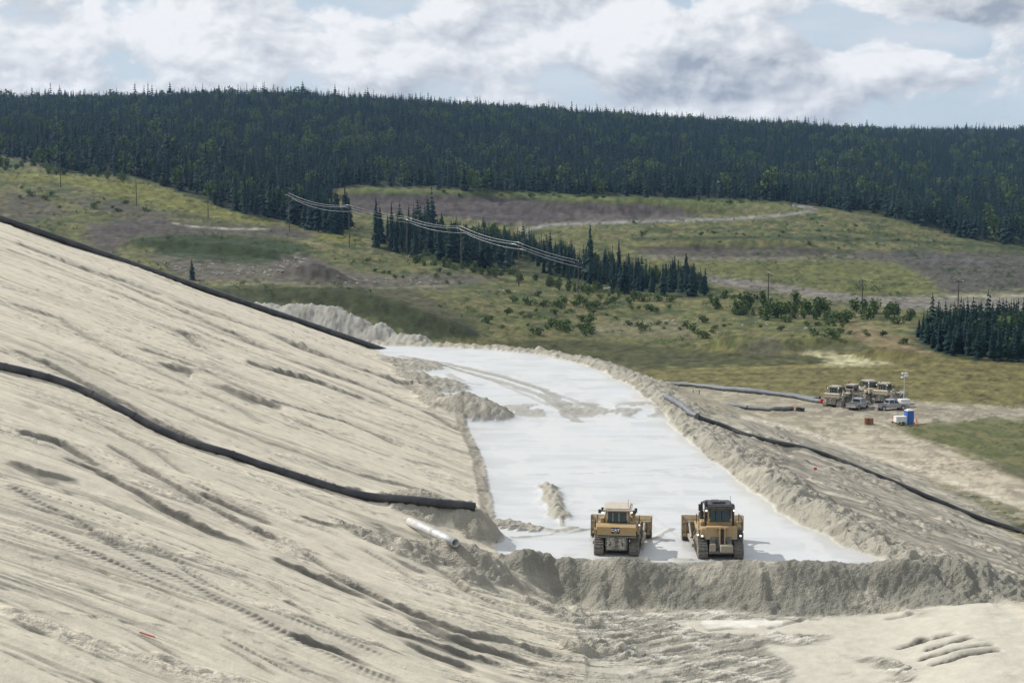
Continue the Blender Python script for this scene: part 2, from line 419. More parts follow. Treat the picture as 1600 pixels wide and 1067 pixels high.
for fi, (pts, hw, dep, grey, cleat) in enumerate(FUR):
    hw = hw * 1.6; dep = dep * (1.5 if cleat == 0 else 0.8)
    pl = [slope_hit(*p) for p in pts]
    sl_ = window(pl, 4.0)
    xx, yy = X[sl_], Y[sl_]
    d, a = seg_dist(xx, yy, pl)
    d = d + 0.6 * hw * fbm(xx / 4.0, yy / 2.0, 60 + fi, 3)
    tot = a.max()
    ends = sstep(0, 1.5, a) * sstep(0, 1.5, tot - a)
    amp = np.clip(0.75 + 0.9 * fbm(a / 5.0, a * 0 + fi * 3.7, 80, 3), 0.1, 1.5) * ends * m_slope[sl_]
    q_ = d / hw
    gro = sstep(-0.25, 0.35, q_) * np.exp(-np.clip(q_, 0, None) / 1.2)      # a steep little scarp with a ramp running out of it
    rim = np.exp(-((q_ + 0.35) / 0.35) ** 2)
    if cleat == 1:
        gro = gro * (0.55 + 0.55 * np.sin(a * 2 * math.pi / 0.30))
    elif cleat == 2:
        gro = gro * np.clip(1.8 * np.sin(a * 2 * math.pi / 1.3 + 3 * fbm(a / 2.0, a * 0, 90, 2)), 0, 1)
    Z[sl_] += amp * (-dep * gro + 0.45 * dep * rim * (0.6 + 0.8 * np.clip(fbm(xx / 0.8, yy / 0.8, 95, 2), -0.5, 1)))
    ha = amp * np.exp(-(d / (2.6 * hw)) ** 2)
    tint(sstep(0.15, 0.5, ha * (1 + 1.2 * fbm(xx / 3.5, yy / 0.9, 98, 3))) * grey, (0.33, 0.305, 0.25), 0.55, sl_)
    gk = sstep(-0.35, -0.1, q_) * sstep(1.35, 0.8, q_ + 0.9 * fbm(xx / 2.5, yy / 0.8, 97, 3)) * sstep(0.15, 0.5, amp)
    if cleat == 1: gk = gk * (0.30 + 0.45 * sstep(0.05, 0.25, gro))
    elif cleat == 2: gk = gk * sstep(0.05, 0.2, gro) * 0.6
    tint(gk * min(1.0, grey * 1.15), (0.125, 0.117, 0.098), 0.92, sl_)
# --- floor of the cells: pale settled tailings
m_in = (1 - m_slope) * sstep(0.15, -0.15, Rr) * sstep(0.6, 1.6, Y - Yb)
tint(m_in, slime)
wet = np.maximum(wet, m_in)
fl = fbm(X / 9.0, Y / 4.0, 24, 4)
tint(m_in * sstep(0.02, 0.4, fl), (0.405, 0.41, 0.405), 0.8)
tint(m_in * sstep(0.12, 0.3, fbm(X / 16.0, Y / 1.6, 25, 4, 0.6)), (0.39, 0.395, 0.388), 0.4)
tint(m_in * sstep(0.14, 0.3, fbm(X / 5.0, Y / 12.0, 29, 4, 0.6)), (0.50, 0.50, 0.485), 0.7)
tint(m_in * sstep(0.8, 0.1, Sl - G + 1.1) , (0.40, 0.39, 0.35), 0.0)
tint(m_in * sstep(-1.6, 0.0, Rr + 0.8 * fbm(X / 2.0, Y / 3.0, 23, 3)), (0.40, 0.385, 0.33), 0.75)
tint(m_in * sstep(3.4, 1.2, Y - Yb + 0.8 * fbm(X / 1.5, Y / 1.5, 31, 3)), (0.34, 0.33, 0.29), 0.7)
Z += m_in * 0.012 * fl
# churned mud between the two cells
yc = 163.0 + 0.05 * X + 1.5 * fbm(X / 6.0, Y / 9.0, 26, 3)
ch = m_in * np.exp(-((Y - yc - 1.5) / 4.5) ** 2) * sstep(-0.25, 0.15, fbm(X / 3.0, Y / 5.0, 27, 4) + 0.25 * np.exp(-((Y - yc) / 1.5) ** 2))
Z += ch * (0.08 + 0.14 * np.abs(fbm(X / 1.2, Y / 1.6, 28, 3)))
tint(sstep(0.25, 0.5, ch), (0.27, 0.26, 0.225), 0.85); wet -= 0.7 * ch
def px_line(pts, z0):
    return [tuple(on_level(px, py, z0)) for px, py in pts]
def floor_track(pts, z0, hw, dep, c, a_, seed, brk=0.0):
    pl = px_line(pts, z0)
    w_ = window(pl, 3 * hw + 1)
    xx, yy = X[w_], Y[w_]
    d, a = seg_dist(xx, yy, pl)
    d = d + 0.4 * hw * fbm(xx / 2.0, yy / 3.0, seed, 2)
    k_ = np.clip(1.0 - brk + brk * 1.8 * fbm(a / 2.2, a * 0, seed + 1, 3), 0, 1)
    gg = np.exp(-(d / hw) ** 2) * k_ * (1 - m_slope[w_])
    Z[w_] += dep * gg * (1 + 0.8 * fbm(xx / 0.7, yy / 0.9, seed + 2, 2))
    gs = sstep(0.22, 0.45, gg + 0.25 * gg * fbm(xx / 0.9, yy / 1.4, seed + 3, 3))
    tint(gs, c, a_, w_); wet[w_] -= 0.6 * gs
tk = (0.235, 0.228, 0.20)
for off in (0, 9):
    floor_track([(628, 558 + off * 0.4), (700, 570 + off * 0.6), (780, 588 + off), (850, 610 + off * 1.2), (880, 632 + off * 1.2), (905, 645 + off)], 0.3, 0.55, -0.06, tk, 0.75, 30 + off)
floor_track([(700, 571), (790, 592), (870, 618), (930, 640)], 0.3, 0.45, -0.05, tk, 0.6, 33)
floor_track([(672, 566), (760, 592), (830, 622), (850, 632)], 0.3, 0.4, -0.05, tk, 0.5, 36)
floor_track([(700, 587), (712, 594), (720, 598)], 0.3, 0.6, 0.08, tk, 0.6, 34)
floor_track([(730, 602), (750, 604)], 0.3, 0.6, 0.06, tk, 0.5, 35)
floor_track([(840, 741), (900, 740), (1000, 735), (1080, 732), (1160, 727)], 0.0, 0.16, 0.05, (0.35, 0.345, 0.315), 0.7, 37, 0.5)
floor_track([(855, 762), (862, 775), (870, 795), (876, 810)], 0.0, 0.75, 0.42, mud, 0.95, 38)
floor_track([(877, 812), (879, 822)], 0.0, 0.18, 0.1, mud, 0.8, 39)
floor_track([(800, 842), (850, 836), (890, 832), (925, 826)], 0.0, 0.2, 0.12, (0.36, 0.35, 0.31), 0.85, 42, 0.35)
floor_track([(848, 828), (866, 831), (895, 828)], 0.0, 0.55, 0.22, mud, 0.8, 43, 0.4)
floor_track([(1022, 845), (1035, 832), (1050, 826)], 0.0, 0.22, 0.12, (0.40, 0.385, 0.34), 0.8, 44, 0.3)
floor_track([(1010, 800), (1030, 815), (1060, 838)], 0.0, 0.2, -0.03, (0.41, 0.41, 0.40), 0.6, 46)
floor_track([(985, 795), (1020, 825), (1040, 845)], 0.0, 0.2, -0.03, (0.41, 0.41, 0.40), 0.6, 47)
floor_track([(1030, 796), (1090, 802), (1080, 830)], 0.0, 0.25, -0.02, (0.42, 0.42, 0.41), 0.5, 48)
floor_track([(1056, 874), (1075, 875)], 0.0, 0.3, 0.1, mud, 0.7, 49)
# --- berms: dumped grey sand, lumpy
m_fb = (1 - m_slope) * sstep(-4.3, -3.4, Y - Yb) * sstep(1.9, 1.0, Y - Yb)
m_sb = (1 - m_slope) * sstep(-0.1, 0.25, Rr) * sstep(7.0, 4.2, Rr + 1.2 * fbm(X / 5.0, Y / 7.0, 50, 3)) * sstep(88, 93, Y)
m_berm = np.maximum(m_fb, m_sb)
bn = np.abs(fbm(X / 1.5, Y / 1.5, 51, 4, 0.55))
Z += m_fb * (0.22 * (bn - 0.25) + 0.10 * (np.abs(fbm(X / 0.5, Y / 0.5, 49, 3)) - 0.2) + 0.25 * fbm(X / 4.5, Y / 4.5, 52, 2)) + m_sb * (0.36 * (np.abs(fbm(X / 1.9, Y / 2.2, 53, 4, 0.6)) - 0.25) * 1.25 + 0.3 * fbm(X / 6.0, Y / 8.0, 54, 2) * sstep(200, 140, Y))
# gullies down the side berm's inner face
gul = np.sin(Al * 2.9 + 3.0 * fbm(Al / 3.0, Rr / 4.0, 55, 2))
Z += m_sb * sstep(0.2, 1.2, Rr) * sstep(3.2, 1.8, Rr) * 0.10 * gul
tint(m_sb, (0.30, 0.282, 0.232)); tint(m_fb, (0.20, 0.192, 0.16))
tint(m_berm * sstep(0.1, 0.6, fbm(X / 2.2, Y / 2.2, 56, 3)), (0.185, 0.175, 0.143), 0.6)
tint(m_berm * sstep(0.2, 0.7, fbm(X / 3.0, Y / 3.0, 57, 3)), (0.42, 0.385, 0.31), 0.5)
lump += m_berm
# hollows pushed into the front berm
for (px, py, a_, b_, h_) in ((905, 918, 0.9, 1.2, -0.7), (1000, 935, 0.8, 1.0, -0.45), (870, 905, 0.5, 2.2, -0.4), (955, 915, 0.5, 1.6, -0.35), (1430, 915, 2.6, 0.8, -0.5), (1530, 935, 1.8, 0.6, -0.4), (1190, 930, 0.4, 1.6, 0.35),
                             (820, 900, 0.7, 1.6, 0.5), (1255, 905, 1.6, 0.8, -0.3), (790, 905, 1.0, 1.6, 0.5)):
    p = hit(px, py)
    Z += hump(X, Y, p, a_, b_, h_, 0.0)
# --- heaps of pushed sand along the foot of the slope (pixel of the middle, half length, half width, height, turn)
heap_m = np.zeros(X.shape)
for (px, py, a_, b_, h_, t_, pw) in ((700, 812, 3.6, 2.0, 1.25, -0.30, 1.4), (650, 800, 2.6, 1.8, 0.9, -0.2, 1.3), (745, 838, 1.7, 1.7, 1.0, 0.5, 1.6), (800, 822, 2.0, 0.9, 0.55, -0.35, 1.2), (720, 876, 2.4, 1.4, 1.0, -0.2, 1.3), (770, 872, 1.7, 0.8, 0.45, 0.0, 1.0),
                                 (650, 862, 1.6, 1.2, 0.6, -0.3, 1.2), (760, 900, 2.0, 1.3, 0.9, -0.3, 1.2), (735, 905, 1.2, 1.2, 0.7, 0, 1.2), (600, 850, 3.0, 1.2, 0.5, -0.3, 1.2),
                                 (748, 652, 3.3, 3.2, 2.0, 0.0, 1.5), (700, 640, 3.0, 4.0, 1.3, 0.0, 1.3), (670, 600, 4.0, 6.0, 1.2, 0.2, 1.3), (640, 570, 4.0, 6.0, 1.0, 0.2, 1.3), (690, 628, 3.0, 3.0, 0.8, 0.2, 1.2),
                                 (880, 960, 2.2, 1.2, 0.35, -0.3, 1.2), (960, 1015, 1.6, 1.0, 0.4, -0.3, 1.2), (905, 1015, 0.9, 0.7, 0.5, 0.0, 1.2)):
    p = hit(px, py + 4)
    hh = hump(X, Y, p, a_, b_, 1.0, t_, pw)
    Z += h_ * hh
    heap_m = np.maximum(heap_m, hh)
hm = sstep(0.18, 0.34, heap_m + 0.10 * fbm(X / 1.2, Y / 1.6, 62, 3))
Z += hm * 0.34 * (np.abs(fbm(X / 1.3, Y / 1.3, 58, 4)) - 0.2)
tint(hm, (0.265, 0.247, 0.202), 0.9); tint(hm * sstep(0.15, 0.6, fbm(X / 2.0, Y / 2.0, 59, 3)), (0.47, 0.43, 0.35), 0.5)
wet -= hm; lump = np.maximum(lump, hm)
# darker, roughened edge where the sand slope meets the near cell
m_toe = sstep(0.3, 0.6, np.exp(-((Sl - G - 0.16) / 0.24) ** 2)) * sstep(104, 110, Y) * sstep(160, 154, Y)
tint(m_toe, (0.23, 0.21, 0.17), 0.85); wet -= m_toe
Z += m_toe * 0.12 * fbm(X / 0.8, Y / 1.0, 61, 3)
# --- lower bench in front of the front berm: pale flats and churned tracks
m_sh = (1 - m_slope) * sstep(-3.6, -4.4, Y - Yb) * sstep(2.0, 0.0, Rr)
tint(m_sh, (0.42, 0.395, 0.33))
PX, PY = project(X, Y, Z)
churn = sstep(-0.35, 0.25, fbm(X / 5.0, Y / 6.0, 63, 3) + 0.9 * sstep(16, 9, X - 0.25 * (Y - 70)) - 0.45)
for (pc, a_) in ((((1040, 968), (1360, 968), (1600, 958), (1600, 990), (1370, 990), (1100, 990)), 1.0), (((1330, 985), (1600, 985), (1600, 1067), (1470, 1067), (1400, 1030)), 0.8)):
    churn = churn * (1 - a_ * in_poly(PX, PY, pc))
tr = fbm((X + 0.55 * Y) / 7.0, (0.8 * Y - 0.5 * X) / 0.6, 64, 4, 0.6)
tr2 = fbm((X - 0.5 * Y) / 6.0, (Y + 0.5 * X) / 0.7, 65, 3, 0.6)
Z += m_sh * churn * (0.16 * tr + 0.10 * tr2) + m_sh * 0.05 * fbm(X / 2.0, Y / 2.0, 66, 3)
tint(m_sh * churn, (0.225, 0.213, 0.178), 0.88)
tint(m_sh * churn * sstep(0.08, 0.35, tr), (0.44, 0.41, 0.34), 0.7)
tint(m_sh * churn * sstep(0.1, 0.35, -tr), (0.22, 0.205, 0.17), 0.6)
tint(m_sh * churn * sstep(0.3, 0.5, tr2), (0.58, 0.55, 0.48), 0.7)
lump = np.maximum(lump, 0.5 * m_sh * churn)
def bench_groove(pts, hw, dep, c, a_, seed, z0=-1.75):
    pl = px_line(pts, z0)
    w_ = window(pl, 4 * hw + 1)
    xx, yy = X[w_], Y[w_]
    d, a = seg_dist(xx, yy, pl)
    tot = sum(math.dist(p, q) for p, q in zip(pl[:-1], pl[1:]))
    d = d + 0.5 * hw * fbm(xx / 1.2, yy / 1.2, seed, 3)
    gg = np.exp(-(d / hw) ** 2) * sstep(0, 0.6, a) * sstep(0, 0.6, tot - a) * (1 - m_slope[w_])
    rm = np.exp(-((np.abs(d) - 2 * hw) / hw) ** 2)
    Z[w_] += -dep * gg + 0.14 * abs(dep) * rm * (1 - m_slope[w_]) * sstep(0, 0.6, a) * sstep(0, 0.6, tot - a)
    tint(sstep(0.25, 0.5, gg), c, a_, w_)
for i_, (a_, b_) in enumerate((((1395, 995), (1500, 988)), ((1440, 1005), (1530, 1000)), ((1430, 1018), (1560, 1013)), ((1450, 1030), (1570, 1022)), ((1430, 992), (1455, 985)))):
    bench_groove([a_, ((a_[0] + b_[0]) / 2, (a_[1] + b_[1]) / 2 - 1), b_], 0.26, 0.34, (0.135, 0.127, 0.105), 0.95, 70 + i_, -0.95)
for i_, pts in enumerate(([(1195, 982), (1250, 968), (1262, 964)], [(1375, 968), (1440, 966)], [(990, 972), (1070, 966)], [(1180, 1010), (1200, 1000)], [(1100, 985), (1160, 978)])):
    bench_groove(pts, 0.22, 0.12, (0.28, 0.265, 0.22), 0.9, 80 + i_)
bench_groove([(870, 968), (900, 990), (965, 1015)], 0.35, -0.06, (0.60, 0.58, 0.52), 0.9, 88)
bench_groove([(1090, 975), (1180, 972), (1230, 970)], 0.7, 0.02, (0.58, 0.56, 0.5), 0.8, 89)
# --- outer slope: streaked sand running down to the field
m_out = (1 - m_slope) * sstep(3.2, 6.0, Rr)
os1 = fbm((X) / 13.0, (Y - 0.12 * X) / 1.3, 67, 4, 0.58)
os2 = fbm(X / 5.0, (Y - 0.12 * X) / 0.55, 68, 3, 0.6)
Z += m_out * (0.16 * os1 + 0.06 * os2)
tint(m_out, (0.35, 0.32, 0.255))
tint(m_out * sstep(0.03, 0.28, os1), (0.175, 0.162, 0.132), 0.8)
tint(m_out * sstep(0.08, 0.35, -os1), (0.44, 0.40, 0.32), 0.7)
tint(m_out * sstep(0.1, 0.3, os2), (0.25, 0.23, 0.19), 0.6)
olz = m_out * sstep(0.15, 0.5, fbm(X / 6.0, Y / 6.0, 69, 3))
Z += olz * 0.3 * np.abs(fbm(X / 1.3, Y / 1.4, 71, 3)); lump = np.maximum(lump, 0.6 * olz)
foot = sstep(96, 93, Y) * sstep(4.2, 0.3, np.abs(Sl - G) + 1.6 * fbm(X / 4.0, Y / 4.0, 119, 3)) * sstep(-0.22, 0.12, fbm((X + 0.4 * Y) / 9.0, (Y - 0.3 * X) / 0.9, 120, 4, 0.6))
foot = foot * sstep(6, 2, np.abs(Sl - G)) * sstep(14, 10, X)
tint(foot, (0.275, 0.258, 0.21), 0.75)
Z += foot * 0.10 * (np.abs(fbm(X / 0.8, Y / 0.8, 121, 3)) - 0.2)
lump = np.maximum(lump, 0.5 * foot)
seam = sstep(96, 93, Y) * np.exp(-((Sl - G) / 0.5) ** 2) * (X < 14)
tint(seam, (0.36, 0.335, 0.27), 0.6)
# --- settle on the valley floor
out_z = smax(Z, V, 0.35)
m_val = sstep(0.5, -0.6, Z - V)
near_edge = np.minimum(299.5 - Y, (1.04 - np.abs(Ug)) * Y)
Z = np.where(near_edge < 0.8, np.minimum(out_z, V + 0.0), out_z)
# pale spoil heap beyond the far end of the cells
sp_m = np.zeros(X.shape)
_rp = [at(px, py, d_) for px, py, d_ in ((300, 470, 272), (380, 475, 268), (430, 476, 265), (470, 474, 262), (525, 476, 260), (560, 498, 257), (610, 516, 252), (650, 524, 246), (690, 540, 242))]
w_ = np.s_[np.searchsorted(ys, 225):, :]
_d, _a = seg_dist(X[w_], Y[w_], [(p[0], p[1]) for p in _rp])
_cum = np.concatenate([[0], np.cumsum([math.dist(p[:2], q[:2]) for p, q in zip(_rp[:-1], _rp[1:])])])
_top = np.interp(_a, _cum, [p[2] for p in _rp]) + 0.5 * fbm(_a / 4.0, _a * 0, 73, 3)
_hz = _top - 0.62 * splus(np.abs(_d) - 0.6, 0.5) + 0.5 * (np.abs(fbm(X[w_] / 1.8, Y[w_] / 3.0, 72, 4, 0.6)) - 0.25) + 0.5 * fbm(X[w_] / 6.0, Y[w_] / 8.0, 74, 2)
sp_m[w_] = sstep(-0.6, 0.4, _hz - Z[w_]) * (np.abs(_d) < 30)
Z[w_] = np.where(np.abs(_d) < 30, smax(_hz, Z[w_], 0.25), Z[w_])
sp_k = sp_m

# ------------------------------------------------------------------ ground colours of the valley, shared by both terrain sheets
FOREST_EDGE = [(-900, 215), (-100, 236), (0, 243), (60, 258), (110, 270), (200, 276), (240, 284), (290, 302), (350, 326), (420, 343), (470, 352), (500, 352), (520, 300), (545, 291), (600, 291), (760, 298), (900, 304), (1050, 310), (1150, 312), (1240, 318), (1290, 324), (1370, 337), (1440, 352), (1510, 374), (1600, 384), (1900, 392), (2600, 400)]
FEX, FEY = zip(*FOREST_EDGE)
TONGUE = [(582, 352), (586, 388), (640, 403), (720, 415), (800, 428), (880, 440), (950, 458), (1040, 466), (1112, 466), (1100, 442), (1010, 418), (930, 404), (860, 398), (800, 372), (700, 358), (640, 350)]
TONGUE_IN = [(600, 372), (640, 392), (720, 404), (800, 418), (815, 402), (840, 410), (880, 432), (950, 446), (1040, 455), (1100, 458), (1095, 446), (1010, 430), (930, 414), (860, 400), (800, 380), (700, 368), (640, 360)]
CLUMP_IN = [(1440, 524), (1460, 542), (1520, 556), (1700, 565), (1700, 522), (1600, 522), (1500, 522)]
CLUMP = [(1422, 505), (1440, 545), (1500, 562), (1620, 570), (1760, 574), (1760, 492), (1600, 498), (1500, 500)]
def valley_colour(px, py, x, y):
    n = x.shape
    c = np.empty(n + (3,))
    n1 = fbm(px / 90.0, py / 16.0, 101, 4); n2 = fbm(px / 22.0, py / 5.0, 102, 4); n3 = fbm(x / 14.0, y / 30.0, 103, 4); n4 = fbm(x / 3.0, y / 6.0, 104, 3)
    c[:] = rgb((0.135, 0.130, 0.060))
    def t(m, colour, a=1.0):
        m = np.clip(m * a, 0, 1)[..., None]
        c[:] = c * (1 - m) + rgb(colour) * m
    def soft(poly, nz=4.0):
        ax_ = [p[0] for p in poly]; ay_ = [p[1] for p in poly]; o_ = np.zeros(n)
        k_ = np.nonzero((px > min(ax_) - 40) & (px < max(ax_) + 40) & (py > min(ay_) - 25) & (py < max(ay_) + 25))
        a_, b_, c_, d_ = px[k_], py[k_], n2[k_], n4[k_]
        acc = 0.0
        for jx, jy, q in ((-9, -2.0, 0.7), (0, 0, 1.6), (9, 2.0, 1.2), (3, -1.0, 2.2), (-3, 1.2, 2.8)):
            acc = acc + in_poly(a_ + jx + q * nz * c_, b_ + jy + q * 0.5 * nz * d_, poly)
        o_[k_] = acc / 5.0
        return o_
    t(sstep(0.02, 0.25, n1), (0.058, 0.070, 0.034), 0.85)
    t(sstep(0.05, 0.4, n3), (0.185, 0.155, 0.085), 0.75)
    t(sstep(0.1, 0.4, n2), (0.050, 0.068, 0.030), 0.7)
    t(sstep(0.15, 0.45, -n2), (0.185, 0.155, 0.110), 0.6)
    # flat field in front
    fld = soft([(700, 536), (900, 530), (1150, 548), (1430, 546), (1500, 562), (1800, 575), (1800, 760), (700, 760)], 3)
    t(fld, (0.150, 0.124, 0.064), 0.9)
    t(fld * sstep(0.0, 0.6, fbm(x / 40.0, y / 9.0, 105, 4)), (0.195, 0.165, 0.075), 0.7)
    t(soft([(760, 535), (900, 530), (1130, 550), (1280, 556), (1300, 566), (1000, 575), (900, 560)], 3), (0.055, 0.060, 0.034), 0.85)
    t(np.exp(-(line_dist(px, py, [(960, 582), (1080, 574), (1220, 570), (1290, 566)]) / 1.3) ** 2), (0.06, 0.07, 0.04), 0.7)
    # cuttings, roads and rubble
    bank = (0.078, 0.060, 0.078)
    t(soft([(545, 304), (600, 301), (760, 306), (890, 316), (1000, 318), (1060, 326), (1100, 338), (1060, 346), (900, 347), (810, 352), (690, 338), (600, 336), (548, 332)], 6), bank, 0.92)
    t(soft([(880, 335), (960, 322), (1050, 324), (1100, 336), (1040, 346), (900, 347)], 5), (0.115, 0.092, 0.105), 0.7)
    t(soft([(545, 292), (760, 298), (1000, 307), (1240, 320), (1100, 322), (900, 314), (760, 304), (550, 300)], 3), (0.105, 0.122, 0.048), 0.92)
    road = (0.27, 0.245, 0.29)
    t(np.exp(-(line_dist(px, py, [(826, 372), (824, 360), (850, 352), (1000, 346), (1150, 342), (1225, 336), (1275, 329), (1268, 323), (1235, 321)]) / 2.4) ** 2), road, 0.95)
    t(np.exp(-(line_dist(px, py, [(812, 350), (814, 372), (808, 395), (806, 402)]) / 5.0) ** 2), (0.27, 0.225, 0.19), 0.85)
    t(soft([(1000, 388), (1100, 386), (1280, 390), (1300, 398), (1100, 404), (1000, 398)], 6), bank, 0.75)
    t(np.exp(-(line_dist(px, py, [(1000, 399), (1060, 404), (1200, 405), (1400, 400), (1600, 412)]) / 2.5) ** 2), (0.165, 0.142, 0.150), 0.85)
    t(np.exp(-(line_dist(px, py, [(990, 374), (1200, 371), (1400, 376), (1600, 388)]) / 3.2) ** 2), (0.045, 0.058, 0.032), 1.0)
    t(np.exp(-(line_dist(px, py, [(1000, 360), (1150, 358), (1280, 360), (1400, 366)]) / 1.6) ** 2), (0.06, 0.07, 0.035), 0.8)
    t(np.exp(-(line_dist(px, py, [(1010, 388), (1100, 386), (1290, 391)]) / 2.2) ** 2), (0.05, 0.042, 0.045), 0.9)
    t(np.exp(-(line_dist(px, py, [(560, 303), (700, 304), (890, 316), (1000, 319), (1050, 324)]) / 1.8) ** 2), (0.04, 0.05, 0.025), 0.9)
    t(np.exp(-(line_dist(px, py, [(210, 371), (330, 364), (450, 370), (520, 388), (560, 400)]) / 1.5) ** 2), (0.20, 0.175, 0.12), 0.8)
    t(np.exp(-(line_dist(px, py, [(0, 272), (100, 276), (200, 290)]) / 1.3) ** 2), (0.20, 0.18, 0.14), 0.7)
    t(soft([(1270, 396), (1420, 392), (1620, 398), (1620, 455), (1480, 460), (1440, 430), (1410, 412)], 10), (0.082, 0.072, 0.088), 0.85)
    t(soft([(1120, 410), (1400, 412), (1450, 435), (1475, 462), (1350, 460), (1200, 438), (1090, 425)], 4), (0.122, 0.122, 0.056), 0.88)
    t(soft([(1105, 431), (1200, 441), (1340, 462), (1490, 465), (1620, 459), (1780, 459), (1780, 486), (1600, 487), (1400, 484), (1300, 470), (1200, 456), (1105, 443)], 3), (0.185, 0.160, 0.175), 0.95)
    t(np.exp(-(line_dist(px, py, [(1420, 464), (1600, 461), (1760, 458)]) / 3.0) ** 2), (0.30, 0.27, 0.24), 0.8)
    t(np.exp(-(line_dist(px, py, [(1330, 460), (1400, 462), (1480, 464)]) / 1.2) ** 2), (0.06, 0.055, 0.045), 0.8)
    t(np.exp(-(line_dist(px, py, [(1250, 493), (1330, 492), (1400, 494)]) / 1.5) ** 2), (0.25, 0.22, 0.19), 0.7)
    t(soft([(1325, 508), (1380, 512), (1430, 535), (1462, 552), (1440, 555), (1370, 545), (1320, 525)], 5), (0.215, 0.160, 0.115), 0.85)
    t(soft([(1000, 500), (1090, 505), (1100, 525), (1010, 528), (900, 524), (920, 510)], 8), (0.185, 0.158, 0.125), 0.65)
    # sandy patch on the field
    t(soft([(1237, 548), (1290, 552), (1330, 556), (1400, 568), (1340, 572), (1275, 572), (1300, 563)], 4), (0.44, 0.39, 0.31), 0.9)
    t(soft([(1165, 538), (1205, 528), (1240, 546), (1210, 556), (1160, 553)], 3), (0.105, 0.095, 0.08), 0.9)
    t(soft([(1240, 542), (1330, 540), (1340, 549), (1260, 551)], 3), (0.10, 0.095, 0.065), 0.8)
    # left hillside
    t(soft([(0, 270), (160, 276), (240, 290), (330, 318), (430, 350), (560, 372), (560, 384), (400, 352), (240, 322), (100, 286), (0, 283)], 4), (0.160, 0.152, 0.050), 0.92)
    t(soft([(135, 352), (230, 340), (330, 352), (420, 352), (500, 363), (490, 372), (330, 366), (210, 372), (180, 396), (140, 388)], 6), bank, 0.85)
    t(soft([(0, 300), (60, 306), (110, 332), (60, 345), (0, 340)], 6), bank, 0.6)
    t(soft([(100, 305), (200, 318), (300, 342), (200, 340), (120, 320)], 6), bank, 0.6)
    t(np.exp(-(line_dist(px, py, [(270, 349), (300, 354), (360, 358), (420, 358)]) / 1.4) ** 2), (0.36, 0.335, 0.30), 0.9)
    t(soft([(195, 372), (300, 366), (440, 372), (500, 392), (455, 402), (420, 416), (330, 412), (240, 395)], 6), (0.030, 0.046, 0.022), 0.93)
    t(soft([(225, 398), (300, 405), (410, 414), (440, 402), (480, 398), (515, 415), (600, 432), (700, 428), (790, 432), (700, 452), (560, 450), (420, 440), (300, 440)], 8), (0.112, 0.093, 0.102), 0.82)
    t(soft([(430, 418), (455, 402), (478, 398), (515, 416), (500, 432), (440, 435)], 4), (0.105, 0.086, 0.098), 0.9)
    t(np.exp(-(line_dist(px, py, [(350, 446), (420, 441), (560, 452), (620, 450), (700, 446)]) / 2.0) ** 2), (0.22, 0.195, 0.165), 0.7)
    t(soft([(330, 450), (480, 446), (640, 452), (700, 478), (760, 525), (680, 532), (580, 500), (480, 476), (340, 470)], 6), (0.038, 0.046, 0.026), 0.92)
    t(soft([(560, 450), (640, 455), (730, 495), (700, 500), (620, 470)], 4), (0.120, 0.100, 0.078), 0.6)
    # forest floor
    fe = np.interp(px, FEX, FEY)
    t(sstep(4, -4, py - fe), (0.030, 0.036, 0.022), 0.97)
    t(soft(TONGUE, 6), (0.045, 0.055, 0.03), 0.8)
    t(soft(CLUMP, 4), (0.04, 0.05, 0.028), 0.85)
    c *= np.array([0.72, 0.77, 0.60])
    n5 = fbm(px / 9.0, py / 3.0, 106, 3)
    c *= (1.0 + 0.35 * np.clip(n4, -1, 1) + 0.3 * np.clip(n2, -1, 1) + 0.35 * np.clip(n5, -1, 1))[..., None]
    return c
PX, PY = project(X, Y, Z)
need = m_val > 0.001
mv = m_val[need][:, None]
colr[need] = colr[need] * (1 - mv) + valley_colour(PX[need], PY[need], X[need], Y[need]) * mv
lump = lump * (1 - m_val); wet = np.clip(wet, 0, 1) * (1 - m_val)
# haul ground round the parked machines and the foot of the outer slope
def softn(poly, s=5):
    q = fbm(X / 5.0, Y / 9.0, 111, 3)
    return sum(in_poly(PX + jx + s * kq * q, PY + jy + s * 0.5 * kq * q, poly).astype(float) for jx, jy, kq in ((-12, -3, 0.8), (-4, 2, 2.0), (0, 0, 1.4), (5, -2, 2.6), (12, 3, 1.0))) / 5.0
offdam = sstep(5.0, 7.0, Rr)
tint(offdam * softn([(1020, 600), (1150, 608), (1290, 626), (1420, 628), (1620, 640), (1620, 656), (1440, 664), (1420, 676), (1330, 672), (1200, 660), (1100, 640)]), (0.275, 0.25, 0.185), 0.92)
tint(offdam * softn([(1290, 630), (1430, 634), (1620, 644), (1620, 652), (1450, 656), (1300, 650), (1200, 650)]), (0.165, 0.145, 0.115), 0.8)
tint(offdam * softn([(1230, 672), (1330, 668), (1420, 680), (1500, 712), (1620, 760), (1620, 800), (1500, 765), (1380, 720), (1280, 690)], 6), (0.37, 0.325, 0.25), 0.9)
tint(offdam * np.exp(-(line_dist(PX, PY, [(1160, 652), (1240, 668), (1330, 700), (1440, 735), (1620, 800)]) / 4.0) ** 2), (0.52, 0.47, 0.38), 0.8)
pad = offdam * m_val
_pn = fbm(X / 2.5, Y / 4.0, 115, 4, 0.6)
Z += pad * 0.10 * _pn + pad * 0.25 * np.abs(fbm(X / 1.6, Y / 1.6, 116, 3)) * sstep(0.1, 0.3, fbm(X / 9.0, Y / 14.0, 117, 3))
_keep = in_poly(PX, PY, [(1000, 596), (1290, 622), (1420, 626), (1700, 640), (1700, 820), (1000, 820)])
tint(pad * _keep * sstep(0.08, 0.3, _pn), (0.17, 0.15, 0.115), 0.55)
tint(pad * _keep * sstep(0.10, 0.3, -_pn), (0.36, 0.33, 0.255), 0.55)
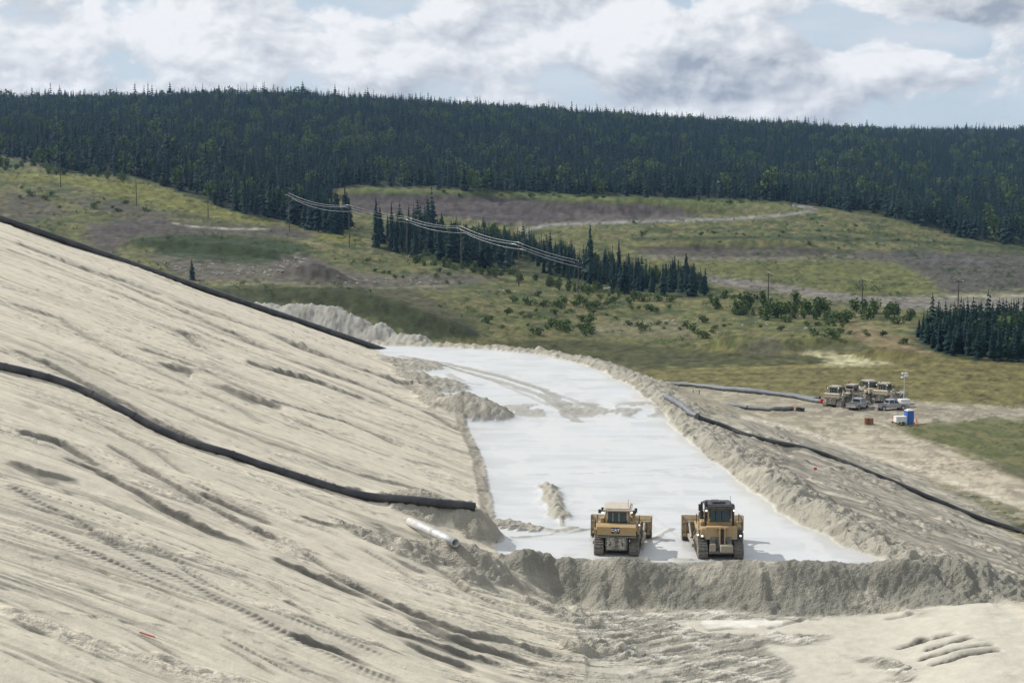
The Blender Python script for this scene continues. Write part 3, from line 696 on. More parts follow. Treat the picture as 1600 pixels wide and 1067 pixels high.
tint(pad * _keep * sstep(0.1, 0.25, fbm(X / 20.0, Y / 2.0, 118, 4, 0.6)), (0.20, 0.18, 0.14), 0.5)
grs = softn([(1400, 668), (1440, 662), (1620, 654), (1620, 745), (1560, 722), (1500, 700), (1440, 684)], 7)
tint(offdam * grs, (0.078, 0.088, 0.034), 0.9)
tint(offdam * grs * sstep(0.0, 0.3, fbm(X / 3.0, Y / 7.0, 113, 4, 0.6)), (0.135, 0.120, 0.060), 0.7)
tint(offdam * grs * sstep(0.05, 0.3, -fbm(X / 2.0, Y / 5.0, 114, 4, 0.6)), (0.050, 0.062, 0.024), 0.7)
tint(offdam * softn([(1550, 722), (1620, 735), (1620, 755), (1560, 735)], 5), (0.07, 0.075, 0.04), 0.8)
tint(sp_k, (0.275, 0.268, 0.24)); lump = np.maximum(lump, 0.6 * sp_k)
tint(sp_k * sstep(0.1, 0.6, fbm(X / 2.5, Y / 4.0, 112, 3)), (0.185, 0.18, 0.16), 0.75)

# ------------------------------------------------------------------ materials
def mat_new(name):
    m = bpy.data.materials.new(name); m.use_nodes = True
    t = NT(m.node_tree); t.n.clear()
    o = t.new('ShaderNodeOutputMaterial'); b = t.new('ShaderNodeBsdfPrincipled')
    t.l.new(b.outputs[0], o.inputs['Surface'])
    return m, t, b
def ground_material(name, fine, bump_d, valley_mat=False):
    m, t, b = mat_new(name)
    geo = t.new('ShaderNodeNewGeometry').outputs['Position']
    col = t.attr('col')
    lump_a = t.attr('lump', 'Fac'); wet_a = t.attr('wet', 'Fac')
    n1 = t.noise(geo, fine, 4.0, 0.62)
    n2 = t.noise(geo, fine * 7.0, 2.0, 0.6)
    dry = t.math('SUBTRACT', 1.0, wet_a)
    v = t.math('ADD', 1.0, t.math('MULTIPLY', t.math('MULTIPLY', t.math('SUBTRACT', n1, 0.5), t.math('ADD', 0.10, t.math('MULTIPLY', dry, 0.9 if valley_mat else 0.38))), 1.0))
    v = t.math('ADD', v, t.math('MULTIPLY', t.math('SUBTRACT', n2, 0.5), t.math('MULTIPLY', dry, 0.5 if valley_mat else 0.22)))
    cc = t.new('ShaderNodeCombineXYZ'); t.put(cc.inputs[0], v); t.put(cc.inputs[1], v); t.put(cc.inputs[2], v)
    t.l.new(t.mix(1.0, col, cc.outputs[0], 'MULTIPLY'), b.inputs['Base Color'])
    t.put(b.inputs['Roughness'], t.ramp(wet_a, 0.0, 1.0, 0.95, 0.42, False))
    t.put(b.inputs['Specular IOR Level'], t.ramp(wet_a, 0.0, 1.0, 0.15, 0.45, False))
    hgt = t.math('ADD', t.math('MULTIPLY', n1, 1.0), t.math('MULTIPLY', n2, 0.35))
    hgt = t.math('MULTIPLY', hgt, t.math('ADD', t.math('MULTIPLY', dry, 0.35), t.math('MULTIPLY', lump_a, 1.6)))
    bp = t.new('ShaderNodeBump'); bp.inputs['Strength'].default_value = 1.0; bp.inputs['Distance'].default_value = bump_d
    t.l.new(hgt, bp.inputs['Height']); t.l.new(bp.outputs[0], b.inputs['Normal'])
    return m
M = {}
M['earth'] = ground_material('tailings_sand', 1.1, 0.16)
M['valley'] = ground_material('hillside_ground', 0.35, 0.5, True)

def paint(name, base, rough=0.5, metal=0.0, dust=None, dust_amt=0.0, zfade=None, scale=3.0, spec=0.5):
    m, t, b = mat_new(name)
    tcn = t.new('ShaderNodeTexCoord').outputs['Object']
    n = t.noise(tcn, scale, 5.0, 0.6)
    c = t.mix(t.ramp(n, 0.3, 0.75), tuple(base) + (1,), tuple(x * 0.8 for x in base) + (1,))
    if dust is not None:
        f = t.math('MULTIPLY', t.ramp(t.noise(tcn, scale * 1.7, 6.0, 0.65), 0.38, 0.66), dust_amt)
        if zfade:
            sx = t.new('ShaderNodeSeparateXYZ'); t.l.new(tcn, sx.inputs[0])
            f = t.math('ADD', f, t.ramp(sx.outputs[2], zfade[0], zfade[1], zfade[2], 0.0), clamp=True)
        c = t.mix(f, c, tuple(dust) + (1,))
        t.put(b.inputs['Roughness'], t.math('ADD', rough, t.math('MULTIPLY', f, 0.95 - rough)))
    else:
        b.inputs['Roughness'].default_value = rough
    t.l.new(c, b.inputs['Base Color'])
    b.inputs['Metallic'].default_value = metal
    b.inputs['Specular IOR Level'].default_value = spec
    return m
DUST = (0.34, 0.31, 0.255)
M['yellow'] = paint('worn_yellow_paint', (0.42, 0.25, 0.065), 0.6, 0, (0.29, 0.265, 0.215), 0.9, (0.5, 2.2, 0.8), 2.6)
M['yellow_dusty'] = paint('dust_covered_yellow_paint', (0.36, 0.27, 0.14), 0.7, 0, (0.56, 0.53, 0.45), 1.0, (0.4, 2.4, 0.75))
M['mudsteel'] = paint('muddy_steel', (0.12, 0.115, 0.105), 0.6, 0.2, (0.25, 0.235, 0.195), 0.9, None, 4.0)
M['mudsteel_pale'] = paint('pale_muddy_steel', (0.22, 0.20, 0.17), 0.7, 0.1, (0.48, 0.45, 0.38), 0.95, None, 4.0)
M['black'] = paint('black_painted_steel', (0.022, 0.022, 0.026), 0.45, 0, (0.16, 0.15, 0.13), 0.3)
M['roof_pale'] = paint('dusty_pale_roof_paint', (0.46, 0.40, 0.32), 0.6, 0, DUST, 0.4)
M['bladesteel'] = paint('dusty_blade_steel', (0.32, 0.22, 0.075), 0.55, 0.1, (0.33, 0.30, 0.245), 0.9, (0.0, 1.6, 0.35), 2.0)
M['edge'] = paint('worn_cutting_edge', (0.16, 0.155, 0.15), 0.4, 0.6, DUST, 0.4)
M['chrome'] = paint('bright_cylinder_rod', (0.6, 0.6, 0.6), 0.25, 0.9)
M['white'] = paint('white_paint', (0.72, 0.72, 0.70), 0.5, 0, DUST, 0.25)
M['silver'] = paint('silver_car_paint', (0.36, 0.37, 0.41), 0.3, 0.4, (0.33, 0.31, 0.28), 0.45, (0.2, 0.9, 0.5))
M['tyre'] = paint('dusty_tyre_rubber', (0.03, 0.03, 0.03), 0.85, 0, DUST, 0.3)
M['hdpe'] = paint('black_plastic_pipe', (0.016, 0.018, 0.022), 0.32, 0, (0.16, 0.15, 0.13), 0.28, None, 0.5)
M['hdpe_grey'] = paint('dusty_grey_pipe', (0.105, 0.125, 0.145), 0.5, 0, (0.24, 0.23, 0.21), 0.6, None, 0.6)
M['pipe_pale'] = paint('pale_metal_pipe', (0.52, 0.54, 0.57), 0.45, 0.15, (0.40, 0.37, 0.31), 0.8, None, 1.2)
M['orange'] = paint('orange_plastic', (0.65, 0.13, 0.04), 0.6, 0, DUST, 0.2)
M['red'] = paint('red_plastic', (0.55, 0.035, 0.03), 0.55, 0, DUST, 0.15)
M['blue'] = paint('blue_plastic', (0.02, 0.12, 0.42), 0.5, 0, DUST, 0.12)
M['rust'] = paint('rusty_brown_drum_paint', (0.22, 0.09, 0.035), 0.7, 0, DUST, 0.3)
M['wood'] = paint('weathered_pole_wood_and_unlit_wire', (0.085, 0.07, 0.058), 0.9, 0, None, 0)
M['wire'] = paint('aluminium_wire', (0.75, 0.76, 0.78), 0.35, 0.7)
M['bark'] = paint('grey_brown_bark', (0.075, 0.062, 0.052), 0.95)
M['rock'] = paint('pale_broken_rock', (0.36, 0.345, 0.32), 0.9, 0, (0.22, 0.2, 0.17), 0.5, None, 1.0)
def glass_mat():
    m, t, b = mat_new('dark_green_cab_glass')
    b.inputs['Base Color'].default_value = (0.012, 0.035, 0.032, 1)
    b.inputs['Roughness'].default_value = 0.08
    b.inputs['Specular IOR Level'].default_value = 0.6
    return m
M['glass'] = glass_mat()
def lamp_mat():
    m, t, b = mat_new('lit_lamp_lens')
    b.inputs['Base Color'].default_value = (0.9, 0.88, 0.8, 1)
    b.inputs['Emission Color'].default_value = (1.0, 0.93, 0.78, 1)
    b.inputs['Emission Strength'].default_value = 1.2
    return m
M['lamp'] = lamp_mat()
def leaf_mat(name, dark, light, rough=0.75):
    m, t, b = mat_new(name)
    oi = t.new('ShaderNodeObjectInfo').outputs['Random']
    g = t.new('ShaderNodeNewGeometry')
    n = t.noise(g.outputs['Position'], 0.7, 3.0, 0.6)
    f = t.math('ADD', t.math('MULTIPLY', oi, 0.7), t.math('MULTIPLY', t.math('SUBTRACT', n, 0.4), 0.6), clamp=True)
    t.l.new(t.mix(f, tuple(dark) + (1,), tuple(light) + (1,)), b.inputs['Base Color'])
    b.inputs['Roughness'].default_value = rough
    b.inputs['Specular IOR Level'].default_value = 0.05
    return m
M['needles'] = leaf_mat('dark_spruce_needles', (0.008, 0.022, 0.023), (0.030, 0.056, 0.044))
M['leaves'] = leaf_mat('green_shrub_leaves', (0.055, 0.095, 0.038), (0.12, 0.165, 0.06))
M['needles_dead'] = leaf_mat('red_brown_dead_needles', (0.09, 0.05, 0.04), (0.13, 0.07, 0.05))

# ------------------------------------------------------------------ object helpers
def tag(o, label=None, cat=None, group=None, kind=None):
    if label: o['label'] = label
    if cat: o['category'] = cat
    if group: o['group'] = group
    if kind: o['kind'] = kind
    return o
def link(name, me, mat=None, parent=None):
    o = bpy.data.objects.new(name, me)
    if mat is not None and len(me.materials) == 0: me.materials.append(mat)
    COL.objects.link(o)
    if parent is not None: o.parent = parent
    return o
def empty(name, loc=(0, 0, 0), rz=0.0):
    o = bpy.data.objects.new(name, None)
    o.empty_display_size = 0.3
    o.location = tuple(float(v) for v in loc); o.rotation_euler = (0, 0, rz)
    COL.objects.link(o)
    return o
def copy_tree(o, parent=None):
    c = o.copy(); COL.objects.link(c); c.parent = parent
    for ch in list(o.children):
        copy_tree(ch, c)
    return c
class MB:
    def __init__(s): s.v = []; s.f = []
    def add(s, vs, fs, mtx=None):
        k_ = len(s.v)
        if mtx is not None: vs = [mtx @ Vector(p) for p in vs]
        s.v += [tuple(p) for p in vs]; s.f += [tuple(i + k_ for i in q) for q in fs]
        return s
    def box(s, x0, x1, y0, y1, z0, z1, mtx=None, top=(1.0, 1.0)):
        cx, cy = (x0 + x1) / 2, (y0 + y1) / 2; hx, hy = (x1 - x0) / 2, (y1 - y0) / 2
        c = min(0.04, 0.12 * min(x1 - x0, y1 - y0, z1 - z0))
        vs = []
        # chamfered vertical corners, and a chamfered rim top and bottom
        def ring(z, ix, iy, kx, ky):
            a, b = (hx - ix) * kx, (hy - iy) * ky
            for (px_, py_) in ((a - c, -b), (a, -b + c), (a, b - c), (a - c, b), (-a + c, b), (-a, b - c), (-a, -b + c), (-a + c, -b)):
                vs.append((cx + px_, cy + py_, z))
        ring(z0, c, c, 1, 1); ring(z0 + c, 0, 0, 1, 1); ring(z1 - c, 0, 0, *top); ring(z1, c, c, *top)
        fs = [tuple(range(7, -1, -1)), tuple(range(24, 32))]
        for r_ in range(3):
            for i in range(8):
                j = (i + 1) % 8
                fs.append((r_ * 8 + i, r_ * 8 + j, r_ * 8 + 8 + j, r_ * 8 + 8 + i))
        return s.add(vs, fs, mtx)
    def cyl(s, p0, p1, r0, r1=None, seg=10, caps=True, hollow=None):
        r1 = r0 if r1 is None else r1
        p0, p1 = Vector(p0), Vector(p1); d = (p1 - p0)
        q = d.to_track_quat('Z', 'Y').to_matrix()
        vs = []
        for p, r_ in ((p0, r0), (p1, r1)):
            for i in range(seg):
                a = 2 * math.pi * i / seg
                vs.append(p + q @ Vector((math.cos(a) * r_, math.sin(a) * r_, 0)))
        fs = [(i, (i + 1) % seg, seg + (i + 1) % seg, seg + i) for i in range(seg)]
        if caps: fs += [tuple(range(seg - 1, -1, -1)), tuple(range(seg, 2 * seg))]
        return s.add(vs, fs)
    def prism(s, prof, x0, x1, axis='x', mtx=None):
        n = len(prof); vs = []
        for e in (x0, x1):
            for (a, b) in prof:
                vs.append((e, a, b) if axis == 'x' else (a, e, b))
        fs = [(i, (i + 1) % n, n + (i + 1) % n, n + i) for i in range(n)] + [tuple(range(n - 1, -1, -1)), tuple(range(n, 2 * n))]
        return s.add(vs, fs, mtx)
    def mesh(s, name, smooth=False):
        me = bpy.data.meshes.new(name); me.from_pydata(s.v, [], s.f)
        bm = bmesh.new(); bm.from_mesh(me); bmesh.ops.recalc_face_normals(bm, faces=bm.faces); bm.to_mesh(me); bm.free()
        if smooth:
            me.polygons.foreach_set('use_smooth', [True] * len(me.polygons))
        return me
    def build(s, name, mat, parent=None, smooth=False):
        return link(name, s.mesh(name, smooth), mat, parent)
def tube_mesh(name, pts, r, seg=10, inner=None, sub=0):
    """a pipe along points; with inner it is hollow and open at both ends"""
    pts = [Vector([float(q) for q in p]) for p in pts]
    n = len(pts); vs = []; fs = []
    def rings(rad):
        k_ = len(vs)
        for i, p in enumerate(pts):
            d = (pts[min(i + 1, n - 1)] - pts[max(i - 1, 0)]).normalized()
            side = d.cross(Vector((0, 0, 1))).normalized(); up = side.cross(d).normalized()
            for j in range(seg):
                a = 2 * math.pi * j / seg
                vs.append(p + side * (math.cos(a) * rad) + up * (math.sin(a) * rad))
        return k_
    k0 = rings(r)
    for i in range(n - 1):
        for j in range(seg):
            a, b = k0 + i * seg + j, k0 + i * seg + (j + 1) % seg
            fs.append((a, b, b + seg, a + seg))
    if inner:
        k1 = rings(inner)
        for i in range(n - 1):
            for j in range(seg):
                a, b = k1 + i * seg + j, k1 + i * seg + (j + 1) % seg
                fs.append((b, a, a + seg, b + seg))
        for j in range(seg):
            fs.append((k0 + j, k1 + j, k1 + (j + 1) % seg, k0 + (j + 1) % seg))
            e = (n - 1) * seg
            fs.append((k0 + e + (j + 1) % seg, k1 + e + (j + 1) % seg, k1 + e + j, k0 + e + j))
    else:
        fs.append(tuple(range(k0 + seg - 1, k0 - 1, -1))); e = k0 + (n - 1) * seg; fs.append(tuple(range(e, e + seg)))
    me = bpy.data.meshes.new(name); me.from_pydata([tuple(v) for v in vs], [], fs)
    me.polygons.foreach_set('use_smooth', [len(p.vertices) == 4 for p in me.polygons])
    return me

# ------------------------------------------------------------------ terrain sheets
def grid_normals(Xg, Yg, Zg):
    P = np.stack([Xg, Yg, Zg], -1)
    du = np.empty_like(P); dv = np.empty_like(P)
    du[:, 1:-1] = P[:, 2:] - P[:, :-2]; du[:, 0] = P[:, 1] - P[:, 0]; du[:, -1] = P[:, -1] - P[:, -2]
    dv[1:-1] = P[2:] - P[:-2]; dv[0] = P[1] - P[0]; dv[-1] = P[-1] - P[-2]
    n = np.cross(du, dv); n /= np.linalg.norm(n, axis=-1, keepdims=True) + 1e-12
    return n
def sheet(name, Xg, Yg, Zg, cols, lumps, wets, face_mask, mat, normals=None):
    ny, nx = Xg.shape
    idx = np.arange(ny * nx).reshape(ny, nx)
    q = np.stack([idx[:-1, :-1], idx[:-1, 1:], idx[1:, 1:], idx[1:, :-1]], -1)[face_mask]
    used, inv = np.unique(q.ravel(), return_inverse=True)
    q = inv.reshape(-1, 4)
    me = bpy.data.meshes.new(name)
    me.vertices.add(len(used)); me.loops.add(q.size); me.polygons.add(len(q))
    co = np.stack([Xg, Yg, Zg], -1).reshape(-1, 3)[used]
    me.vertices.foreach_set('co', co.ravel().astype(np.float32))
    me.loops.foreach_set('vertex_index', q.ravel().astype(np.int32))
    me.polygons.foreach_set('loop_start', np.arange(0, q.size, 4, dtype=np.int32))
    me.polygons.foreach_set('loop_total', np.full(len(q), 4, np.int32))
    me.update(calc_edges=True)
    me.polygons.foreach_set('use_smooth', np.ones(len(q), bool))
    a = me.attributes.new('col', 'FLOAT_COLOR', 'POINT')
    cc = np.concatenate([np.clip(cols.reshape(-1, 3)[used], 0.005, 0.9), np.ones((len(used), 1))], 1)
    a.data.foreach_set('color', cc.ravel().astype(np.float32))
    for nm, arr in (('lump', lumps), ('wet', wets)):
        b = me.attributes.new(nm, 'FLOAT', 'POINT'); b.data.foreach_set('value', np.clip(arr.ravel()[used], 0, 1).astype(np.float32))
    if normals is not None:
        me.normals_split_custom_set_from_vertices(normals.reshape(-1, 3)[used].tolist())
    o = link(name, me, mat)
    o['kind'] = 'structure'
    return o
lab = np.full(X.shape, 5)
lab[(m_sh > 0.5)] = 4
lab[m_sb > 0.5] = 3
lab[(m_fb > 0.5)] = 2
lab[m_in > 0.5] = 1
lab[(m_slope > 0.5)] = 0
lab[m_val > 0.5] = 6
lab[(sp_k > 0.5)] = 7
fl_ = lab[:-1, :-1]
NRM = grid_normals(X, Y, Z)
for i_, (nm, lb) in enumerate((('sand_slope', 'pale sand slope of the dam scored by furrows and tracks'), ('tailings_floor', 'flat white floor of settled tailings between the berms'),
                            ('front_berm', 'lumpy grey berm of dumped sand in front of the bulldozers'), ('side_berm', 'rough berm along the right side of the white floor'),
                            ('lower_ground', 'churned sandy ground below the front berm'), ('outer_slope', 'streaked outer slope of the dam falling to the right'),
                            ('field', 'flat grass field and haul ground beyond the dam'), ('spoil_heap', 'pale grey heap of spoil behind the far end of the white floor'))):
    if (fl_ == i_).any():
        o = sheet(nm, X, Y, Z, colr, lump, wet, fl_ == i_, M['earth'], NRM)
        o['label'] = lb
# valley and hills, fanned out from the dam so that detail thins with distance
us = np.concatenate([-np.geomspace(2.4, 0.40, 22)[:-1], np.linspace(-0.40, 0.40, 640), np.geomspace(0.40, 2.4, 22)[1:]])
ds = np.concatenate([[20, 60, 110, 160, 200, 232, 260, 280, 292, 299.0, 299.56], np.geomspace(300.5, 2900, 470), [3300, 3900, 4500]])
UU, DD = np.meshgrid(us, ds)
VX, VY = UU * DD, DD
VZ = valley_full(VX, VY)
VZ = np.where((VY < 299.3) & (np.abs(UU) < 1.04), VZ - 2.5, VZ)
VPX, VPY = project(VX, VY, VZ)
VC = valley_colour(VPX, VPY, VX, VY)
sheet('valley_hills', VX, VY, VZ, VC, VX * 0 + 0.2, VX * 0, np.ones((VX.shape[0] - 1, VX.shape[1] - 1), bool), M['valley'])['label'] = 'grassy valley side with cut banks and roads rising to the hill'
VIS = (VY > 299) & (VY < 2000)
_vx, _vy, _vz, _vpx, _vpy = VX[VIS], VY[VIS], VZ[VIS], VPX[VIS], VPY[VIS]
def on_valley(px, py):
    i = np.argmin((_vpx - px) ** 2 + 4 * (_vpy - py) ** 2 + 0.000001 * _vy)
    return Vector((float(_vx[i]), float(_vy[i]), float(_vz[i])))
from mathutils.bvhtree import BVHTree
def near_z(x, y):
    u = x / y
    i = int(np.clip(np.searchsorted(ug, u) - 1, 0, NXg - 2)); j = int(np.clip(np.searchsorted(ys, y) - 1, 0, NYg - 2))
    fx = (u - ug[i]) / (ug[i + 1] - ug[i]); fy = (y - ys[j]) / (ys[j + 1] - ys[j])
    return float((Z[j, i] * (1 - fx) + Z[j, i + 1] * fx) * (1 - fy) + (Z[j + 1, i] * (1 - fx) + Z[j + 1, i + 1] * fx) * fy)
def on_dam(px, py, d0=42.0, d1=299.0):
    """where a pixel's ray first meets the finished near ground"""
    a, b = ray(px, py)
    for d in np.arange(d0, d1, 0.12):
        z = H + b * d
        if z <= near_z(a * d, d):
            return Vector((float(a * d), float(d), near_z(a * d, d)))
    return Vector((float(a * d1), float(d1), near_z(a * d1, d1)))

# ------------------------------------------------------------------ pipelines
def catmull(pts, n=8):
    pts = [Vector(p) for p in pts]
    P_ = [pts[0] * 2 - pts[1]] + pts + [pts[-1] * 2 - pts[-2]]
    o = []
    for i in range(1, len(P_) - 2):
        a, b, c, d = P_[i - 1:i + 3]
        for j in range(n):
            t = j / n
            o.append(0.5 * ((2 * b) + (c - a) * t + (2 * a - 5 * b + 4 * c - d) * t * t + (3 * b - a - 3 * c + d) * t ** 3))
    o.append(pts[-1])
    return o
def lay_pipe(name, pix, r, mat, label, lift=0.6, inner=None, extra=(), finder=on_dam, seg=12, collars=0, cmat=None):
    base = list(extra) + [finder(*p) for p in pix]
    pts = catmull([(p.x, p.y, p.z) for p in base], 8)
    for p in pts:
        if abs(p.x / p.y) < 1.0 and 42 < p.y < 299: p.z = max(near_z(p.x, p.y - 0.15), near_z(p.x, p.y + 0.3)) * 0.5 + near_z(p.x, p.y) * 0.5 + lift * r
    for k_ in range(14):
        z_ = [p.z for p in pts]
        for i in range(1, len(pts) - 1): pts[i].z = (z_[i - 1] + z_[i] * 2 + z_[i + 1]) / 4
    if collars:
        root = empty(name, pts[0])
        org = pts[0].copy(); loc = [p - org for p in pts]
        link('barrel', tube_mesh('barrel', loc, r, seg, inner), mat, root)
        step = max(2, len(loc) // (collars + 1))
        for i in range(step, len(loc) - 1, step):
            d = (loc[i + 1] - loc[i]).normalized()
            MB().cyl(loc[i] - d * 0.09, loc[i] + d * 0.09, r * 1.09, seg=seg).build('weld_collar', cmat or mat, root)
        return tag(root, label, 'pipe'), pts
    o = link(name, tube_mesh(name, pts, r, seg, inner), mat)
    return tag(o, label, 'pipe'), pts
# the long line down the crest of the slope: laid on the rounded edge of the dam
crest = []
for (px, py) in ((-60, 322), (0, 343), (80, 372), (160, 402), (240, 430), (320, 459), (400, 486), (470, 512), (530, 533), (575, 548), (605, 556)):
    a, b = ray(px, py)
    dd = np.arange(120, 260, 0.25)
    gz = slope_z(a * dd, dd)
    i = int(np.argmax((gz - H) / dd)) if True else 0     # where the ground stands highest against this direction
    a2 = a
    crest.append(Vector((float(a2 * dd[i]), float(dd[i]) - 1.2, float(gz[i]))))
cp_pts = catmull([tuple(p) for p in crest], 6)
for p in cp_pts: p.z = float(slope_z(np.array(p.x), np.array(p.y))) + 0.40
tag(link('crest_pipeline', tube_mesh('crest_pipeline', cp_pts, 0.44, 12), M['hdpe']), 'long black plastic pipeline running down the skyline edge of the sand slope', 'pipe')
lay_pipe('slope_pipeline', [(-60, 562), (0, 577), (60, 590), (120, 610), (180, 640), (240, 672), (310, 700), (380, 722), (450, 744), (520, 766), (600, 783), (670, 791), (742, 797)], 0.31, M['hdpe'],
         'thick black pipeline across the sand slope ending above the white floor', 0.45, 0.26, collars=9)
pale = [on_dam(640, 820), on_dam(712, 858)]
a_, b_ = pale
pa, pb = Vector((a_.x, a_.y, a_.z + 0.20)), Vector((b_.x, b_.y - 0.2, b_.z + 0.36))
pr = empty('outlet_pipe', pa)
dv = (pb - pa)
link('barrel', tube_mesh('barrel', [Vector((0, 0, 0)), dv * 0.25, dv * 0.5, dv * 0.75, dv], 0.27, 16, 0.22), M['pipe_pale'], pr)
MB().cyl(dv * 0.55 - dv.normalized() * 0.05, dv * 0.55 + dv.normalized() * 0.05, 0.292, seg=16).build('joint_band', M['pipe_pale'], pr)
tag(pr, 'short pale metal pipe with an open end pointing at the white floor', 'pipe')
lay_pipe('outer_pipeline', [(1092, 656), (1130, 667), (1180, 682), (1235, 697), (1290, 713), (1350, 735), (1420, 765), (1500, 798), (1600, 834), (1680, 862)], 0.26, M['hdpe'],
         'black pipeline running down the outer slope to the right edge', 0.5, collars=7)
lay_pipe('berm_pipe', [(1040, 622), (1058, 634), (1075, 646), (1090, 655)], 0.30, M['hdpe_grey'], 'grey pipe section lying along the berm at the head of the outer pipeline', 0.9)
# ------------------------------------------------------------------ bulldozers
def track_loop(shrink=0.0):
    circ = [(-1.75, 0.47, 0.47), (1.55, 0.47, 0.47), (-0.75, 1.32, 0.46)]
    pts = []
    for (y, z, r_) in circ:
        for i in range(28):
            a = 2 * math.pi * i / 28
            pts.append((y + (r_ - shrink) * math.cos(a), z + (r_ - shrink) * math.sin(a)))
    pts = sorted(set(pts))
    def half(ps):
        h = []
        for p in ps:
            while len(h) >= 2 and (h[-1][0] - h[-2][0]) * (p[1] - h[-2][1]) - (h[-1][1] - h[-2][1]) * (p[0] - h[-2][0]) <= 0: h.pop()
            h.append(p)
        return h
    lo = half(pts); up = half(pts[::-1])
    return lo[:-1] + up[:-1]
def make_track(root, side, mats, flat=False):
    xc, wd = side * 1.16, 0.62
    loop = track_loop(0.06)
    L = sum(math.dist(p, q) for p, q in zip(loop, loop[1:] + loop[:1]))
    n = 44; mb = MB(); acc = 0.0; k_ = 0; step = L / n
    band = MB().prism(track_loop(0.075), xc - wd * 0.36, xc + wd * 0.36)
    tr_ = band.build('track', mats['steel'], root)
    nxt = 0.0; pos = 0.0
    sh = MB()
    for p, q in zip(loop, loop[1:] + loop[:1]):
        d = math.dist(p, q)
        while nxt <= pos + d and k_ < n:
            t = (nxt - pos) / max(d, 1e-6)
            y, z = p[0] + (q[0] - p[0]) * t, p[1] + (q[1] - p[1]) * t
            ty, tz = (q[0] - p[0]) / d, (q[1] - p[1]) / d
            mt = Matrix(((1, 0, 0, xc), (0, ty, tz, y), (0, tz, -ty, z), (0, 0, 0, 1)))
            sh.box(-wd / 2, wd / 2, -step * 0.47, step * 0.47, -0.005, 0.045, mt)
            sh.box(-wd / 2, wd / 2, -0.02, 0.02, 0.04, 0.095, mt)
            nxt += step; k_ += 1
        pos += d
    so = sh.build('track_shoes', mats['steel'], tr_); so['kind'] = 'stuff'
    for (y, z, r_, nm) in ((-1.75, 0.47, 0.33, 'idler'), (1.55, 0.47, 0.33, 'idler'), (-0.75, 1.32, 0.36, 'sprocket')):
        MB().cyl((xc - wd * 0.45, y, z), (xc + wd * 0.45, y, z), r_, seg=18).cyl((xc - wd * 0.52, y, z), (xc + wd * 0.52, y, z), r_ * 0.45, seg=12).build(nm, mats['paint'], tr_)
    MB().box(xc - wd * 0.30, xc + wd * 0.30, -1.5, 1.3, 0.32, 0.66).build('roller_frame', mats['paint'], tr_)
    return tr_
def lettering(text, size, loc, rot, mat, parent, name):
    cu = bpy.data.curves.new(name, 'FONT'); cu.body = text; cu.size = size; cu.align_x = 'CENTER'; cu.align_y = 'CENTER'; cu.extrude = 0.008; cu.offset = 0.012
    tmp = bpy.data.objects.new(name, cu); COL.objects.link(tmp)
    dg = bpy.context.evaluated_depsgraph_get()
    me = bpy.data.meshes.new_from_object(tmp.evaluated_get(dg)); me.name = name
    COL.objects.unlink(tmp); bpy.data.objects.remove(tmp)
    o = link(name, me, None, parent); me.materials.clear(); me.materials.append(mat)
    o.location = loc; o.rotation_euler = rot
    return o
